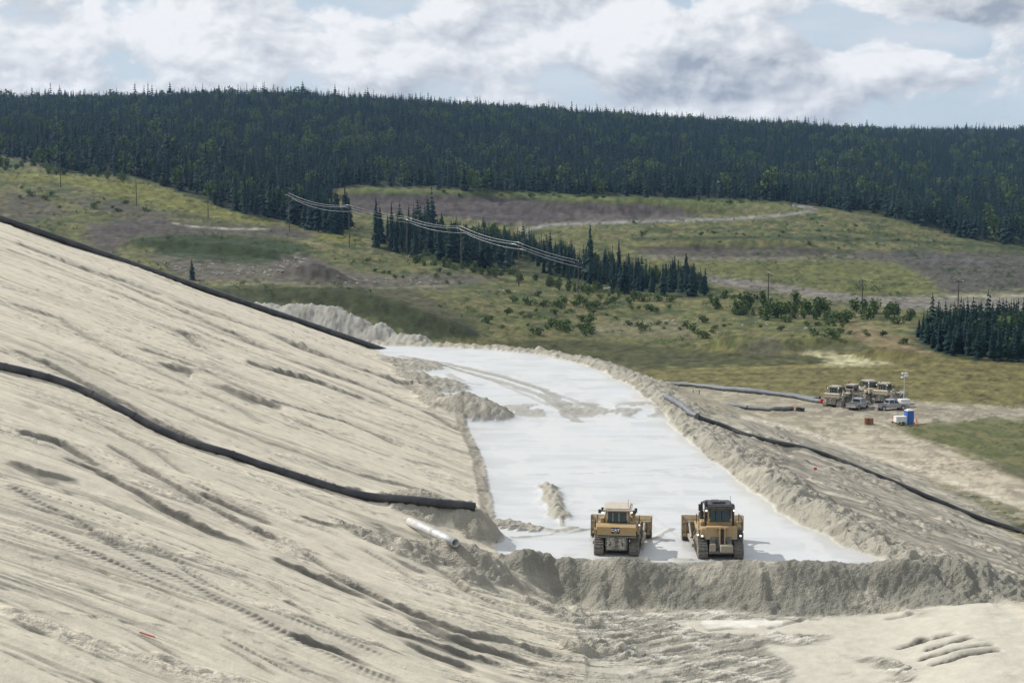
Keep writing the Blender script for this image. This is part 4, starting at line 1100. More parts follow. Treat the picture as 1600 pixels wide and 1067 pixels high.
def make_dozer(style, mats):
    root = empty('bulldozer')
    for s_ in (-1, 1): make_track(root, s_, mats)
    # body: engine hood, belly, transmission case
    b = MB(); b.box(-0.62, 0.62, 0.75, 2.55, 0.95, 2.05, top=(0.92, 1)); b.box(-0.70, 0.70, -1.7, 2.4, 0.55, 1.05); b.build('engine_hood', mats['paint'], root)
    MB().box(-0.72, 0.72, -2.05, -0.6, 0.42, 1.55).build('rear_case', mats['steel'], root)
    f = MB()
    for s_ in (-1, 1):
        f.box(s_ * 1.02 - 0.46, s_ * 1.02 + 0.46, -1.75, 0.85, 1.80, 1.92)
        f.box(s_ * 1.40 - 0.05, s_ * 1.40 + 0.05, -1.75, 0.70, 1.58, 1.88)
    f.build('fender', mats['paint'], root)
    cabz = 2.18
    cab = MB(); cab.prism([(-1.25, 1.95), (0.72, 1.95), (0.86, 2.5), (0.62, 3.18), (-1.12, 3.18), (-1.30, 2.45)], -0.78, 0.78)
    cab_o = cab.build('cab', mats['cab'], root)
    wnd = [('window', MB().box(-0.66, 0.66, -1.335, -1.285, 2.34, 2.42).add([(-0.64, -1.335, 2.42), (0.64, -1.335, 2.42), (0.60, -1.165, 3.08), (-0.60, -1.165, 3.08), (-0.64, -1.30, 2.42), (0.64, -1.30, 2.42), (0.60, -1.13, 3.08), (-0.60, -1.13, 3.08)], [(0, 1, 2, 3), (4, 7, 6, 5), (0, 4, 5, 1), (1, 5, 6, 2), (2, 6, 7, 3), (3, 7, 4, 0)]))]
    for s_ in (-1, 1):
        wnd.append(('window', MB().prism([(-1.08, 2.28), (0.66, 2.28), (0.74, 2.5), (0.55, 3.06), (-1.0, 3.06), (-1.12, 2.5)], s_ * 0.775, s_ * 0.80)))
    wnd.append(('window', MB().box(-0.62, 0.62, 0.72, 0.80, 2.45, 3.02)))
    for nm, m_ in wnd: m_.build(nm, M['glass'], cab_o)
    # seat and operator-side bars seen through the rear glass as bars
    for x_ in (-0.66, 0.66):
        MB().box(x_ - 0.05, x_ + 0.05, -1.36, -1.26, 2.30, 3.16, Matrix.Translation((0, 0.08, 0))).build('pillar', mats['cabtrim'], cab_o)
    ro = MB().box(-0.92, 0.92, -1.45, 0.92, 3.18, 3.30).box(-0.80, 0.80, -1.30, 0.78, 3.29, 3.38).build('roof', mats['roof'], root)
    if style == 'rops':
        p = MB()
        for s_ in (-1, 1): p.box(s_ * 0.90 - 0.07, s_ * 0.90 + 0.07, -0.95, -0.65, 1.88, 3.25)
        p.box(-0.97, 0.97, -1.0, -0.6, 3.20, 3.42); p.build('rollover_bar', M['black'], root)
        MB().box(-0.45, 0.05, -0.7, 0.1, 3.38, 3.55).box(0.12, 0.42, -0.6, 0.0, 3.38, 3.53).build('air_conditioner', M['black'], ro)
        MB().box(-0.98, -0.80, -1.1, -0.95, 3.38, 3.66).build('camera_mast', M['black'], ro)
        # rear: frame plates with winch and drawbar
        MB().box(-1.02, 1.05, -2.05, -1.45, 1.32, 2.14, top=(1, 0.8)).build('fuel_tank', mats['paint'], root)
        MB().box(-0.16, -0.06, -2.32, -2.0, 0.95, 2.16).box(0.16, 0.26, -2.32, -2.0, 0.95, 2.16).box(-0.35, 0.45, -2.20, -2.0, 2.05, 2.20).build('lift_frame', mats['paint'], root)
        MB().box(-0.10, 0.72, -2.72, -2.0, 0.62, 1.08).box(-0.75, -0.35, -2.35, -2.0, 0.6, 1.1).build('drawbar_block', mats['paint2'], root)
        MB().cyl((0.05, -2.28, 0.98), (0.05, -2.12, 2.0), 0.06).build('cylinder', M['black'], root)
        MB().box(-0.8, 0.8, -2.25, -2.02, 0.42, 0.62).build('cross_member', mats['steel'], root)
        MB().box(-1.35, -0.85, -1.98, -1.2, 1.45, 2.02, top=(0.75, 0.8)).build('tool_box', mats['paint2'], root)
        MB().box(0.78, 1.42, -1.95, -1.2, 1.62, 1.98).build('step_guard', M['black'], root)
        lights = [(-0.92, -1.5, 3.12), (0.88, -1.5, 3.14), (-1.50, -1.95, 1.62), (-1.22, -2.02, 1.56), (1.26, -2.0, 1.58), (1.45, -1.7, 1.8)]
        exh = -0.95
    else:
        MB().prism([(-2.28, 1.62), (-1.62, 1.50), (-1.42, 2.30), (-2.10, 2.34), (-2.30, 2.22)], -1.27, 1.27).build('fuel_tank', mats['paint'], root)
        MB().box(-1.27, 1.27, -2.22, -1.72, 1.42, 1.56).build('tank_skirt', mats['steel'], root)
        pl = MB().box(-0.32, 0.22, -2.325, -2.285, 1.76, 2.22).build('name_plate', M['black'], root)
        lettering('CAT', 0.27, (-0.05, -2.335, 2.01), (R(90), 0, 0), M['white'], pl, 'lettering')
        MB().add([(-0.15, -2.333, 1.80), (0.05, -2.333, 1.80), (-0.05, -2.333, 1.92), (-0.15, -2.327, 1.80), (0.05, -2.327, 1.80), (-0.05, -2.327, 1.92)], [(0, 1, 2), (5, 4, 3), (0, 3, 4, 1), (1, 4, 5, 2), (2, 5, 3, 0)]).build('emblem', mats['paint'], pl)
        MB().box(-0.62, 0.62, -2.16, -2.04, 0.55, 1.42).build('rear_plate', mats['pale'], root)
        MB().box(-0.12, 0.12, -2.36, -2.12, 1.22, 1.42).box(-0.10, 0.10, -2.45, -2.1, 0.62, 0.78).box(-0.05, 0.05, -2.3, -2.12, 0.7, 1.3).build('drawbar', mats['steel'], root)
        MB().box(-1.14, -0.86, -0.9, -0.3, 1.9, 2.55).build('air_cleaner', mats['paint2'], root)
        lights = [(-0.95, -1.5, 3.10), (0.95, -1.5, 3.16), (1.42, -0.9, 2.1)]
        exh = -0.55
        for s_ in (-1, 1):
            MB().box(s_ * 1.02 - 0.22, s_ * 1.02 + 0.22, -1.40, -1.30, 3.14, 3.22).box(s_ * 1.16 - 0.09, s_ * 1.16 + 0.09, -1.42, -1.22, 3.02, 3.28).build('light_bracket', M['black'], root)
    for s_ in (-1, 1):
        rl = MB().cyl((s_ * 1.40, -1.6, 1.9), (s_ * 1.40, -1.6, 2.55), 0.025, seg=6).cyl((s_ * 1.40, 0.2, 1.9), (s_ * 1.40, 0.2, 2.55), 0.025, seg=6).cyl((s_ * 1.40, -1.62, 2.55), (s_ * 1.40, 0.22, 2.55), 0.025, seg=6)
        rl.build('handrail', M['black'], root)
        MB().box(s_ * 1.05 - 0.16, s_ * 1.05 + 0.16, -0.62, 0.30, 1.92, 2.18).build('side_locker', mats['paint2'], root)
        MB().cyl((s_ * 0.80, 0.70, 2.75), (s_ * 1.12, 0.85, 2.80), 0.02, seg=6).box(s_ * 1.12 - 0.09, s_ * 1.12 + 0.09, 0.82, 0.88, 2.62, 2.94).build('mirror', M['black'], cab_o)
        MB().cyl((s_ * 0.30, -2.06, 1.35), (s_ * 0.42, -2.22, 0.80), 0.035, seg=6).build('hose', M['black'], root)
    for k_ in range(5):
        MB().box(-0.64, -0.625, 1.0 + k_ * 0.28, 1.18 + k_ * 0.28, 1.35, 1.85).build('vent_louvre', M['black'], root)
    for x_ in (-0.28, 0.12):
        MB().box(x_ - 0.02, x_ + 0.02, -1.40, -1.34, 2.40, 3.06).build('reflection_strip', mats['cabtrim'], cab_o)  # upright strips stand in for vertical reflections on the rear glass
    MB().cyl((0.7, -0.9, 3.35), (0.7, -0.9, 4.0), 0.012, seg=5).build('antenna', M['black'], root)
    for (x_, y_, z_) in lights:
        lo = MB().cyl((x_, y_ + 0.12, z_), (x_, y_, z_), 0.07, 0.085, 10).build('work_light', M['black'], root)
        MB().cyl((x_, y_ - 0.001, z_), (x_, y_ - 0.02, z_), 0.070, seg=10).build('lens', M['lamp'], lo)
    MB().cyl((exh, 1.25, 2.0), (exh, 1.25, 2.55), 0.13).cyl((exh, 1.25, 2.55), (exh, 1.22, 3.15), 0.075).cyl((exh - 0.22, 1.15, 2.95), (exh, 1.2, 2.95), 0.07).build('exhaust_stack', M['black'], root)
    MB().cyl((0.4, 1.6, 2.0), (0.4, 1.6, 2.5), 0.12).cyl((0.4, 1.6, 2.5), (0.4, 1.6, 2.6), 0.18).build('air_intake', M['black'], root)
    # blade: curved shell with end plates
    W = 2.05
    prof = []
    for i in range(9):
        a = i / 8.0
        prof.append((3.35 + 0.42 * (2 * a - 1) ** 2 - 0.05, 0.12 + 1.62 * a))
    back = [(y - 0.12, z) for (y, z) in prof[::-1]]
    bl = MB().prism(prof + back, -W, W)
    for s_ in (-1, 1):
        bl.prism([(3.15, 0.12), (3.75, 0.12), (3.78, 1.72), (3.22, 1.78)], s_ * W, s_ * (W + 0.06))
    bo = bl.build('blade', mats['blade'], root)
    MB().box(-W - 0.04, W + 0.04, 3.66, 3.74, -0.02, 0.24).build('cutting_edge', M['edge'], bo)
    ribs = MB().box(-W + 0.05, W - 0.05, 3.05, 3.24, 0.38, 0.56).box(-W + 0.05, W - 0.05, 3.10, 3.26, 1.28, 1.42)
    for x_ in (-1.85, -1.2, -0.5, 0.5, 1.2, 1.85): ribs.box(x_ - 0.05, x_ + 0.05, 3.06, 3.22, 0.5, 1.34)
    ribs.build('blade_rib', mats['blade'], bo)
    MB().prism([(3.42, 1.70), (3.54, 1.70), (3.42, 2.02), (3.36, 2.02)], -0.95, 0.95).build('spill_guard', mats['blade'], bo)
    for s_ in (-1, 1):
        MB().box(s_ * 1.62 - 0.10, s_ * 1.62 + 0.10, -0.1, 3.1, 0.36, 0.62).build('push_arm', mats['paint2'], root)
        MB().cyl((s_ * 1.60, 1.6, 0.62), (s_ * 1.60, 3.1, 1.32), 0.075).build('brace', mats['pale'], root)
        lc = MB().cyl((s_ * 0.74, 2.30, 1.95), (s_ * 0.70, 2.75, 1.30), 0.085).build('lift_cylinder', mats['paint2'], root)
        MB().cyl((s_ * 0.70, 2.75, 1.30), (s_ * 0.68, 3.05, 0.85), 0.045).build('rod', M['chrome'], lc)
    return root
near_m = dict(paint=M['yellow'], paint2=M['yellow'], steel=M['mudsteel'], pale=M['mudsteel_pale'], cab=M['yellow'], cabtrim=M['roof_pale'], roof=M['roof_pale'], blade=M['bladesteel'])
rops_m = dict(near_m, cabtrim=M['black'], roof=M['black'])
dusty_m = dict(paint=M['yellow_dusty'], paint2=M['mudsteel_pale'], steel=M['mudsteel_pale'], pale=M['mudsteel_pale'], cab=M['mudsteel_pale'], cabtrim=M['mudsteel_pale'], roof=M['mudsteel_pale'], blade=M['mudsteel_pale'])
def stand(o, px, py, z0, heading, sink=0.0):
    p = on_level(px, py, z0)
    o.location = (float(p[0]), float(p[1]), z0 - sink); o.rotation_euler = (0, 0, -heading)
    return o
dz = make_dozer('tank', near_m)
stand(dz, 966, 857, 0.0, R(7.5), 0.04); dz.scale = (1, 1, 0.90)
tag(dz, 'yellow bulldozer with pale cab roof and a black plate on its rear tank', 'bulldozer', 'bulldozers at work on the white floor')
dz2 = make_dozer('rops', rops_m)
stand(dz2, 1121, 862, 0.0, R(1.5), 0.03)
tag(dz2, 'yellow bulldozer with black roof and lit rear work lights', 'bulldozer', 'bulldozers at work on the white floor')
# ------------------------------------------------------------------ parked machines and things beside the haul ground
GZ = -11.5
def ground_pt(px, py):
    p = on_level(px, py, GZ)
    for k_ in range(6):
        z = near_z(p[0], p[1]); p = on_level(px, py, z)
    return Vector((float(p[0]), float(p[1]), near_z(p[0], p[1])))
dzp = make_dozer('tank', dusty_m)
for ch in list(dzp.children):
    if ch.name.split('.')[0] == 'name_plate':
        for g in list(ch.children): bpy.data.objects.remove(g)
        bpy.data.objects.remove(ch)
park = [(1306, 634, 32, 'dust-covered bulldozer at the left end of the parked row beside the pipe ends', 1.0), (1330, 630, -140, 'dust-covered bulldozer parked behind the left silver pickup', 0.95),
        (1357, 626, -18, 'dust-covered bulldozer, tallest of the parked row, between the two silver pickups', 1.05), (1383, 629, 38, 'dust-covered bulldozer parked behind the right silver pickup', 1.0)]
for i, (px, py, hd, lb, sc_) in enumerate(park):
    o = dzp if i == 0 else copy_tree(dzp)
    o.location = ground_pt(px, py); o.rotation_euler = (0, 0, -R(hd)); o.scale = (sc_,) * 3
    tag(o, lb, 'bulldozer', 'bulldozers parked on the haul ground')
def make_pickup():
    root = empty('pickup_truck')
    # x is the length of the truck, front at +x
    low = [(-2.75, 0.55), (-2.75, 1.02), (-0.85, 1.04), (-0.75, 1.10), (1.15, 1.12), (2.45, 1.02), (2.72, 0.86), (2.75, 0.50), (2.25, 0.42)]
    def arch(cx, r_=0.45):
        return [(cx + r_ * math.cos(a), 0.42 + r_ * math.sin(a)) for a in [math.pi * k_ / 6 for k_ in range(7)]]
    prof = low + arch(1.72) + [(1.1, 0.42), (-1.2, 0.42)] + arch(-1.68) + [(-2.3, 0.45)]
    mb = MB(); mb.prism(prof, -0.93, 0.93, 'y'); mb.build('body', M['silver'], root)
    cab = MB(); v = []
    for (x_, z_, hw_) in ((-0.82, 1.08, 0.90), (-0.70, 1.72, 0.72), (0.55, 1.74, 0.72), (1.20, 1.10, 0.90)):
        v += [(x_, -hw_, z_), (x_, hw_, z_)]
    co = cab.add(v, [(0, 2, 4, 6), (7, 5, 3, 1), (0, 1, 3, 2), (2, 3, 5, 4), (4, 5, 7, 6), (0, 6, 7, 1)]).build('cab', M['silver'], root)
    for s_ in (-1, 1):
        for (x0, x1) in ((-0.66, 0.10), (0.18, 0.98)):
            y0 = s_ * 0.895
            MB().add([(x0, y0 - s_ * 0.0, 1.16), (x1, y0, 1.16), (min(x1, 0.52), s_ * 0.745, 1.66), (max(x0, -0.62), s_ * 0.745, 1.66), (x0, y0 - s_ * 0.04, 1.16), (x1, y0 - s_ * 0.04, 1.16), (min(x1, 0.52), s_ * 0.705, 1.66), (max(x0, -0.62), s_ * 0.705, 1.66)],
                     [(0, 1, 2, 3), (7, 6, 5, 4), (0, 4, 5, 1), (1, 5, 6, 2), (2, 6, 7, 3), (3, 7, 4, 0)]).build('window', M['glass'], co)
    MB().add([(1.17, -0.78, 1.16), (1.17, 0.78, 1.16), (0.62, 0.64, 1.70), (0.62, -0.64, 1.70), (1.13, -0.78, 1.14), (1.13, 0.78, 1.14), (0.58, 0.64, 1.68), (0.58, -0.64, 1.68)], [(0, 1, 2, 3), (7, 6, 5, 4), (0, 4, 5, 1), (1, 5, 6, 2), (2, 6, 7, 3), (3, 7, 4, 0)]).build('windscreen', M['glass'], co)
    MB().box(-0.84, -0.78, -0.62, 0.62, 1.18, 1.62).build('rear_window', M['glass'], co)
    MB().box(-2.60, -0.95, -0.78, 0.78, 1.03, 1.06).build('bed_liner', M['black'], root)
    for x_ in (-1.68, 1.72):
        for s_ in (-1, 1):
            wo = MB().cyl((x_, s_ * 0.66, 0.39), (x_, s_ * 0.94, 0.39), 0.39, seg=20).build('wheel', M['tyre'], root)
            MB().cyl((x_, s_ * 0.93, 0.39), (x_, s_ * 0.955, 0.39), 0.23, seg=14).build('rim', M['chrome'], wo)
    MB().box(2.66, 2.86, -0.88, 0.88, 0.42, 0.62).build('bumper', M['black'], root)
    MB().box(-2.90, -2.72, -0.88, 0.88, 0.44, 0.60).build('bumper', M['chrome'], root)
    for s_ in (-1, 1):
        MB().box(2.60, 2.74, s_ * 0.75 - 0.14, s_ * 0.75 + 0.14, 0.74, 0.90).build('headlight', M['white'], root)
        MB().box(-2.78, -2.73, s_ * 0.84 - 0.07, s_ * 0.84 + 0.07, 0.68, 0.98).build('tail_light', M['red'], root)
    return root
pk = make_pickup()
pk.location = ground_pt(1392, 640); pk.rotation_euler = (0, 0, R(14))
tag(pk, 'silver pickup truck parked beside the light tower, seen from its side', 'pickup', 'pickups parked by the bulldozers')
pk2 = copy_tree(pk)
pk2.location = ground_pt(1341, 638); pk2.rotation_euler = (0, 0, R(52))
tag(pk2, 'silver pickup truck in the middle of the parked row, seen from behind', 'pickup', 'pickups parked by the bulldozers')
# light tower
lt = empty('light_tower', ground_pt(1412, 636), R(20))
MB().box(-0.9, 0.9, -0.55, 0.55, 0.45, 1.35).build('generator_box', M['white'], lt)
MB().box(-1.0, 2.0, -0.06, 0.06, 0.36, 0.46).build('drawbar', M['black'], lt)
for s_ in (-1, 1): MB().cyl((0, s_ * 0.55, 0.33), (0, s_ * 0.75, 0.33), 0.33, seg=16).build('wheel', M['tyre'], lt)
MB().cyl((0, 0, 1.2), (0, 0, 3.4), 0.08).cyl((0, 0, 3.3), (0, 0, 5.7), 0.05).build('mast', M['wire'], lt)
for (x_, z_) in ((-0.42, 4.95), (0.40, 5.15), (0.35, 5.60), (-0.30, 5.62)):
    lo = MB().box(x_ - 0.24, x_ + 0.24, -0.22, 0.10, z_ - 0.13, z_ + 0.13).build('floodlight', M['white'], lt)
    MB().box(min(x_, 0), max(x_, 0), -0.03, 0.03, z_ - 0.03, z_ + 0.03).build('arm', M['wire'], lo)
tag(lt, 'tall light tower with white floodlights on a thin mast behind the pickup', 'light tower')
# toilet, tank, cones and drums
tl = empty('portable_toilet', ground_pt(1420, 662), R(15))
MB().box(-0.56, 0.56, -0.56, 0.56, 0.08, 2.05, top=(0.97, 0.97)).build('cabin', M['blue'], tl)
MB().box(-0.62, 0.62, -0.62, 0.62, 0.0, 0.12).build('skid', M['black'], tl)
MB().box(-0.57, 0.57, -0.57, 0.57, 2.05, 2.14, top=(0.9, 0.9)).box(-0.4, 0.4, -0.4, 0.4, 2.13, 2.26, top=(0.6, 0.6)).build('roof', M['white'], tl)
do = MB().box(-0.42, 0.42, -0.60, -0.555, 0.16, 1.92).build('door', M['blue'], tl)
MB().box(0.26, 0.34, -0.63, -0.59, 0.95, 1.10).build('handle', M['black'], do)
tag(tl, 'blue portable toilet with white roof beside the white trailer box', 'toilet')
tk_ = empty('utility_trailer', ground_pt(1407, 663), R(8))
MB().box(-0.95, 0.75, -0.6, 0.6, 0.38, 1.22, top=(0.96, 0.96)).build('box', M['white'], tk_)
MB().box(-0.97, 0.77, -0.62, 0.62, 1.21, 1.28).build('lid', M['white'], tk_)
for s_ in (-1, 1): MB().cyl((0.2, s_ * 0.58, 0.26), (0.2, s_ * 0.74, 0.26), 0.26, seg=14).build('wheel', M['tyre'], tk_)
MB().box(-1.5, -0.9, -0.05, 0.05, 0.34, 0.42).build('drawbar', M['black'], tk_)
tag(tk_, 'small white trailer box standing to the left of the blue toilet', 'trailer')
def cone(px, py, lb, h=0.95):
    o = empty('traffic_cone', ground_pt(px, py))
    MB().box(-0.28, 0.28, -0.28, 0.28, 0.0, 0.06).build('base', M['black'], o)
    MB().cyl((0, 0, 0.05), (0, 0, h), 0.20, 0.05, 14).build('cone', M['orange'], o)
    MB().cyl((0, 0, 0.42), (0, 0, 0.60), 0.152, 0.118, 14).build('reflective_band', M['white'], o)
    tag(o, lb, 'traffic cone', 'orange traffic cones by the trailer')
cone(1432, 665, 'orange traffic cone on the grass right of the blue toilet', 1.1)
cone(1395, 661, 'orange traffic cone left of the white trailer box', 1.0)
def drum(px, py, lb, mat='rust', g=None):
    o = empty('steel_drum', ground_pt(px, py))
    MB().cyl((0, 0, 0.0), (0, 0, 0.95), 0.36, seg=20).build('barrel', M[mat], o)
    for z_ in (0.02, 0.33, 0.64, 0.93): MB().cyl((0, 0, z_ - 0.025), (0, 0, z_ + 0.025), 0.385, seg=20).build('hoop', M[mat], o)
    tag(o, lb, 'drum', g)
drum(1354, 663, 'left one of two rusty brown drums on the haul ground', g='rusty drums on the haul ground'); drum(1361, 663, 'right one of two rusty brown drums on the haul ground', g='rusty drums on the haul ground')
# pale pipes lying on the haul ground, with coloured flanged ends
def flat_pipe(pix, r, mat, label, ends, lift=1.0):
    pts = []
    base = [ground_pt(*p) for p in pix]
    for p, q in zip(base[:-1], base[1:]):
        for k_ in range(6): pts.append(p.lerp(q, k_ / 6))
    pts.append(base[-1])
    for p in pts: p.z = near_z(p.x, p.y) + r * lift
    root = empty('ground_pipe', pts[0]); org = pts[0].copy()
    link('barrel', tube_mesh('barrel', [p - org for p in pts], r, 12, r * 0.86), mat, root)
    for i, c in ends:
        d = (pts[min(i + 1, len(pts) - 1)] - pts[max(i - 1, 0)] if i >= 0 else pts[-1] - pts[-2]).normalized()
        e = pts[i] - org
        MB().cyl(e - d * 0.10, e + d * 0.12, r * 1.18, seg=16).build('flange', M[c], root)
    tag(root, label, 'pipe', 'pipes laid out on the haul ground')
flat_pipe([(1024, 601), (1080, 604), (1140, 611), (1200, 617), (1250, 624), (1284, 630)], 0.36, M['hdpe_grey'], 'long grey pipe along the field edge ending at the parked bulldozers', [(-1, 'red')])
flat_pipe([(1060, 602), (1110, 606), (1170, 612), (1230, 619), (1280, 625)], 0.32, M['hdpe_grey'], 'upper of two grey pipes lying along the edge of the field', [(-1, 'black')])
flat_pipe([(1130, 634), (1168, 640), (1210, 641), (1238, 641)], 0.33, M['hdpe_grey'], 'shorter grey pipe on bare ground with orange end below the field edge', [(6, 'black'), (-1, 'orange')])
mk = empty('flange_stack', ground_pt(1247, 642))
MB().cyl((0, 0, 0), (0, 0, 0.3), 0.45, seg=18).cyl((0, 0, 0.32), (0, 0, 0.62), 0.42, seg=18).build('flange', M['black'], mk)
MB().cyl((0.7, 0.1, 0), (0.7, 0.1, 0.5), 0.38, seg=18).build('end_cap', M['black'], mk)
tag(mk, 'dark pipe fittings stacked beside the orange pipe end', 'pipe fittings')
fr = empty('pipe_frame', ground_pt(1083, 619))
MB().box(-0.06, 0.06, -0.06, 0.06, 0, 1.1).box(1.0, 1.12, -0.06, 0.06, 0, 1.1).box(-0.06, 1.12, -0.05, 0.05, 0.3, 0.42).build('frame', M['black'], fr)
tag(fr, 'small dark steel frame standing near the grey pipes', 'frame')
def marker(name, p, h, mat, label, tilt=0.0, flag=True):
    o = empty(name, p); o.rotation_euler = (0, tilt, 0)
    MB().cyl((0, 0, 0), (0, 0, h), 0.04, seg=8).build('stake', M['wire'] if flag else M[mat], o)
    if flag: MB().box(0.0, 0.30, -0.02, 0.02, h - 0.26, h).build('flag', M[mat], o)
    else: MB().cyl((0, 0, h), (0, 0, h + 0.12), 0.075, seg=8).build('cap', M['white'], o)
    tag(o, label, 'marker')
marker('marker_flag', ground_pt(1324, 612), 1.7, 'orange', 'small orange flag on a stake behind the parked bulldozers')
p = on_dam(1271, 742); marker('marker_flag', p, 0.7, 'red', 'small red marker flag standing on the side berm')
p = on_dam(218, 992); q = on_dam(243, 1001)
o = empty('marker_stake', p)
dv = q - p; dv.z += 0.05
MB().cyl((0, 0, 0.05), dv + Vector((0, 0, 0.05)), 0.03, seg=8).build('stake', M['red'], o)
MB().cyl(dv + Vector((0, 0, 0.05)), dv * 1.06 + Vector((0, 0, 0.06)), 0.045, seg=8).build('cap', M['white'], o)
tag(o, 'fallen red stake lying on the sand at the lower left', 'marker')

# ------------------------------------------------------------------ trees
def conifer_mesh(name, whorls, per, seed, slim=0.17, low=0.08, taper=0.85):
    """crown of a spruce one metre tall: drooping branch blades in whorls"""
    rnd = random.Random(seed); vs = []; fs = []
    for i in range(whorls):
        t = i / (whorls - 1.0)
        z = low + (1 - low) * (t ** 0.92) * 0.97
        r_ = slim * ((1 - t) ** taper + 0.05) * rnd.uniform(0.75, 1.2)
        for j in range(per):
            if rnd.random() < 0.10: continue
            a = 2 * math.pi * (j + rnd.random()) / per + i * 0.7
            L = r_ * rnd.uniform(0.65, 1.2); wd = r_ * rnd.uniform(0.34, 0.62)
            drop = L * rnd.uniform(0.15, 0.6); ca, sa = math.cos(a), math.sin(a)
            k_ = len(vs); zz = z + rnd.uniform(-0.015, 0.015)
            vs += [(0, 0, zz + 0.035), (ca * L * 0.6 - sa * wd, sa * L * 0.6 + ca * wd, zz - drop * 0.55), (ca * L, sa * L, zz - drop), (ca * L * 0.6 + sa * wd, sa * L * 0.6 - ca * wd, zz - drop * 0.55), (ca * L * 0.55, sa * L * 0.55, zz - drop * 0.25 + 0.02)]
            fs += [(k_, k_ + 1, k_ + 4), (k_ + 1, k_ + 2, k_ + 4), (k_ + 2, k_ + 3, k_ + 4), (k_ + 3, k_, k_ + 4)]
    k_ = len(vs)
    vs += [(0.012, 0, 0.90), (-0.006, 0.010, 0.90), (-0.006, -0.010, 0.90), (0, 0, 1.0)]
    fs += [(k_, k_ + 1, k_ + 3), (k_ + 1, k_ + 2, k_ + 3), (k_ + 2, k_, k_ + 3)]
    me = bpy.data.meshes.new(name); me.from_pydata(vs, [], fs)
    return me
def trunk_mesh(name, r=0.014, limbs=6, seed=1):
    rnd = random.Random(seed); mb = MB().cyl((0, 0, 0), (0, 0, 0.9), r, r * 0.2, 6)
    for i in range(limbs):
        a = rnd.random() * 6.283; z = rnd.uniform(0.1, 0.5)
        mb.cyl((0, 0, z), (math.cos(a) * 0.1, math.sin(a) * 0.1, z - 0.01), r * 0.3, r * 0.1, 4)
    return mb.mesh(name)
crowns = [conifer_mesh('spruce_crown', 17, 8, 11 + i, sl_, lo_) for i, (sl_, lo_) in enumerate(((0.20, 0.04), (0.16, 0.08), (0.23, 0.03), (0.14, 0.12), (0.18, 0.1)))]
for me in crowns: me.materials.append(M['needles'])
dead = conifer_mesh('spruce_crown', 12, 5, 55, 0.10, 0.2); dead.materials.append(M['needles_dead'])
trunk = trunk_mesh('trunk'); trunk.materials.append(M['bark'])
rt = random.Random(5)
def plant_spruce(p, h, label, group, i, crown=None, slim=1.0):
    o = empty('spruce_tree', (p[0], p[1], p[2] - 0.15), rt.uniform(0, 6.28)); o.scale = (h * slim * rt.uniform(0.85, 1.15), h * slim * rt.uniform(0.85, 1.15), h)
    link('trunk', trunk, None, o); link('crown', crown or crowns[i % len(crowns)], None, o)
    tag(o, label, 'tree', group)
def which(p, h, pts, lo, hi, base):
    """words that set one tree or bush apart from the rest of its stand"""
    us_ = sorted(q[0] / q[1] for q in pts); ys_ = sorted(q[1] for q in pts)
    k_ = us_.index(p[0] / p[1]) / max(1, len(us_) - 1); j_ = ys_.index(p[1]) / max(1, len(ys_) - 1)
    place = ('far left', 'left', 'left of middle', 'right of middle', 'right', 'far right')[min(5, int(k_ * 6))]
    row = ('front', 'middle', 'back')[min(2, int(j_ * 3))]
    size = ('low', 'mid-height', 'tall')[min(2, int((h - lo) / max(hi - lo, 1e-6) * 3))]
    return '%s %s, %s, %s row' % (size, base, place, row)
def poly_points(poly, n, seed, gap=2.2):
    m = in_poly(_vpx, _vpy, poly)
    idx = np.nonzero(m)[0]; r_ = np.random.default_rng(seed); r_.shuffle(idx)
    out_ = []
    for i in idx:
        p = (_vx[i], _vy[i], _vz[i])
        if all((p[0] - q[0]) ** 2 + (p[1] - q[1]) ** 2 > gap * gap for q in out_):
            out_.append(p)
            if len(out_) >= n: break
    return out_
cnt = 0
for si, (poly, n_, gap_, lo_, hi_, base, grp) in enumerate((
        ([(585, 372), (588, 388), (640, 403), (720, 415), (800, 426), (800, 404), (700, 384), (640, 372)], 74, 2.6, 8, 14.5, 'dark spruce in the belt left of the bare gap', 'spruces in the belt left of the gap'),
        ([(830, 408), (850, 434), (950, 456), (1040, 464), (1112, 466), (1100, 448), (1010, 436), (930, 424), (860, 406)], 92, 2.4, 4.5, 11.5, 'dark spruce in the belt right of the bare gap', 'spruces in the belt right of the gap'),
        ([(1432, 524), (1445, 545), (1500, 560), (1610, 567), (1610, 526), (1500, 524)], 96, 1.7, 3.8, 7.5, 'young spruce in the clump by the field', 'spruces in the clump by the field'),
        ([(415, 335), (470, 358), (520, 366), (545, 366), (548, 345), (515, 345), (470, 338)], 34, 3.5, 11, 19, 'spruce at the forest tip by the cut bank', 'spruces at the forest tip'))):
    pts = poly_points(poly, n_, si + 1, gap_)
    for p in pts:
        h = lo_ + (hi_ - lo_) * rt.random() ** 1.3
        plant_spruce(p, h, which(p, h, pts, lo_, hi_, base), grp, cnt); cnt += 1
# single tall ones that stand out
for (px, py, h, lb) in ((670, 380, 19, 'tallest narrow spruce in the belt, standing before the cut bank'), (588, 385, 19, 'leftmost tall spruce of the belt under the wires'), (612, 388, 17, 'second tall spruce from the left end of the belt'), (640, 396, 18, 'tall spruce just left of the tallest narrow one in the belt'),
                        (922, 440, 19, 'tall spire-topped spruce rising above the belt in mid-picture'), (968, 445, 15, 'broad spruce right of the tall spire-topped one'), (300, 437, 5.5, 'small lone spruce just above the black crest pipeline')):
    p = on_valley(px, py); plant_spruce(p, h, lb, None, 1 if h > 12 else cnt, None, 0.72 if h > 12 else 1.0); cnt += 1
p = on_valley(588, 372); plant_spruce(p, 17, 'reddish dying spruce beside the leftmost tall one of the belt', None, 0, dead)

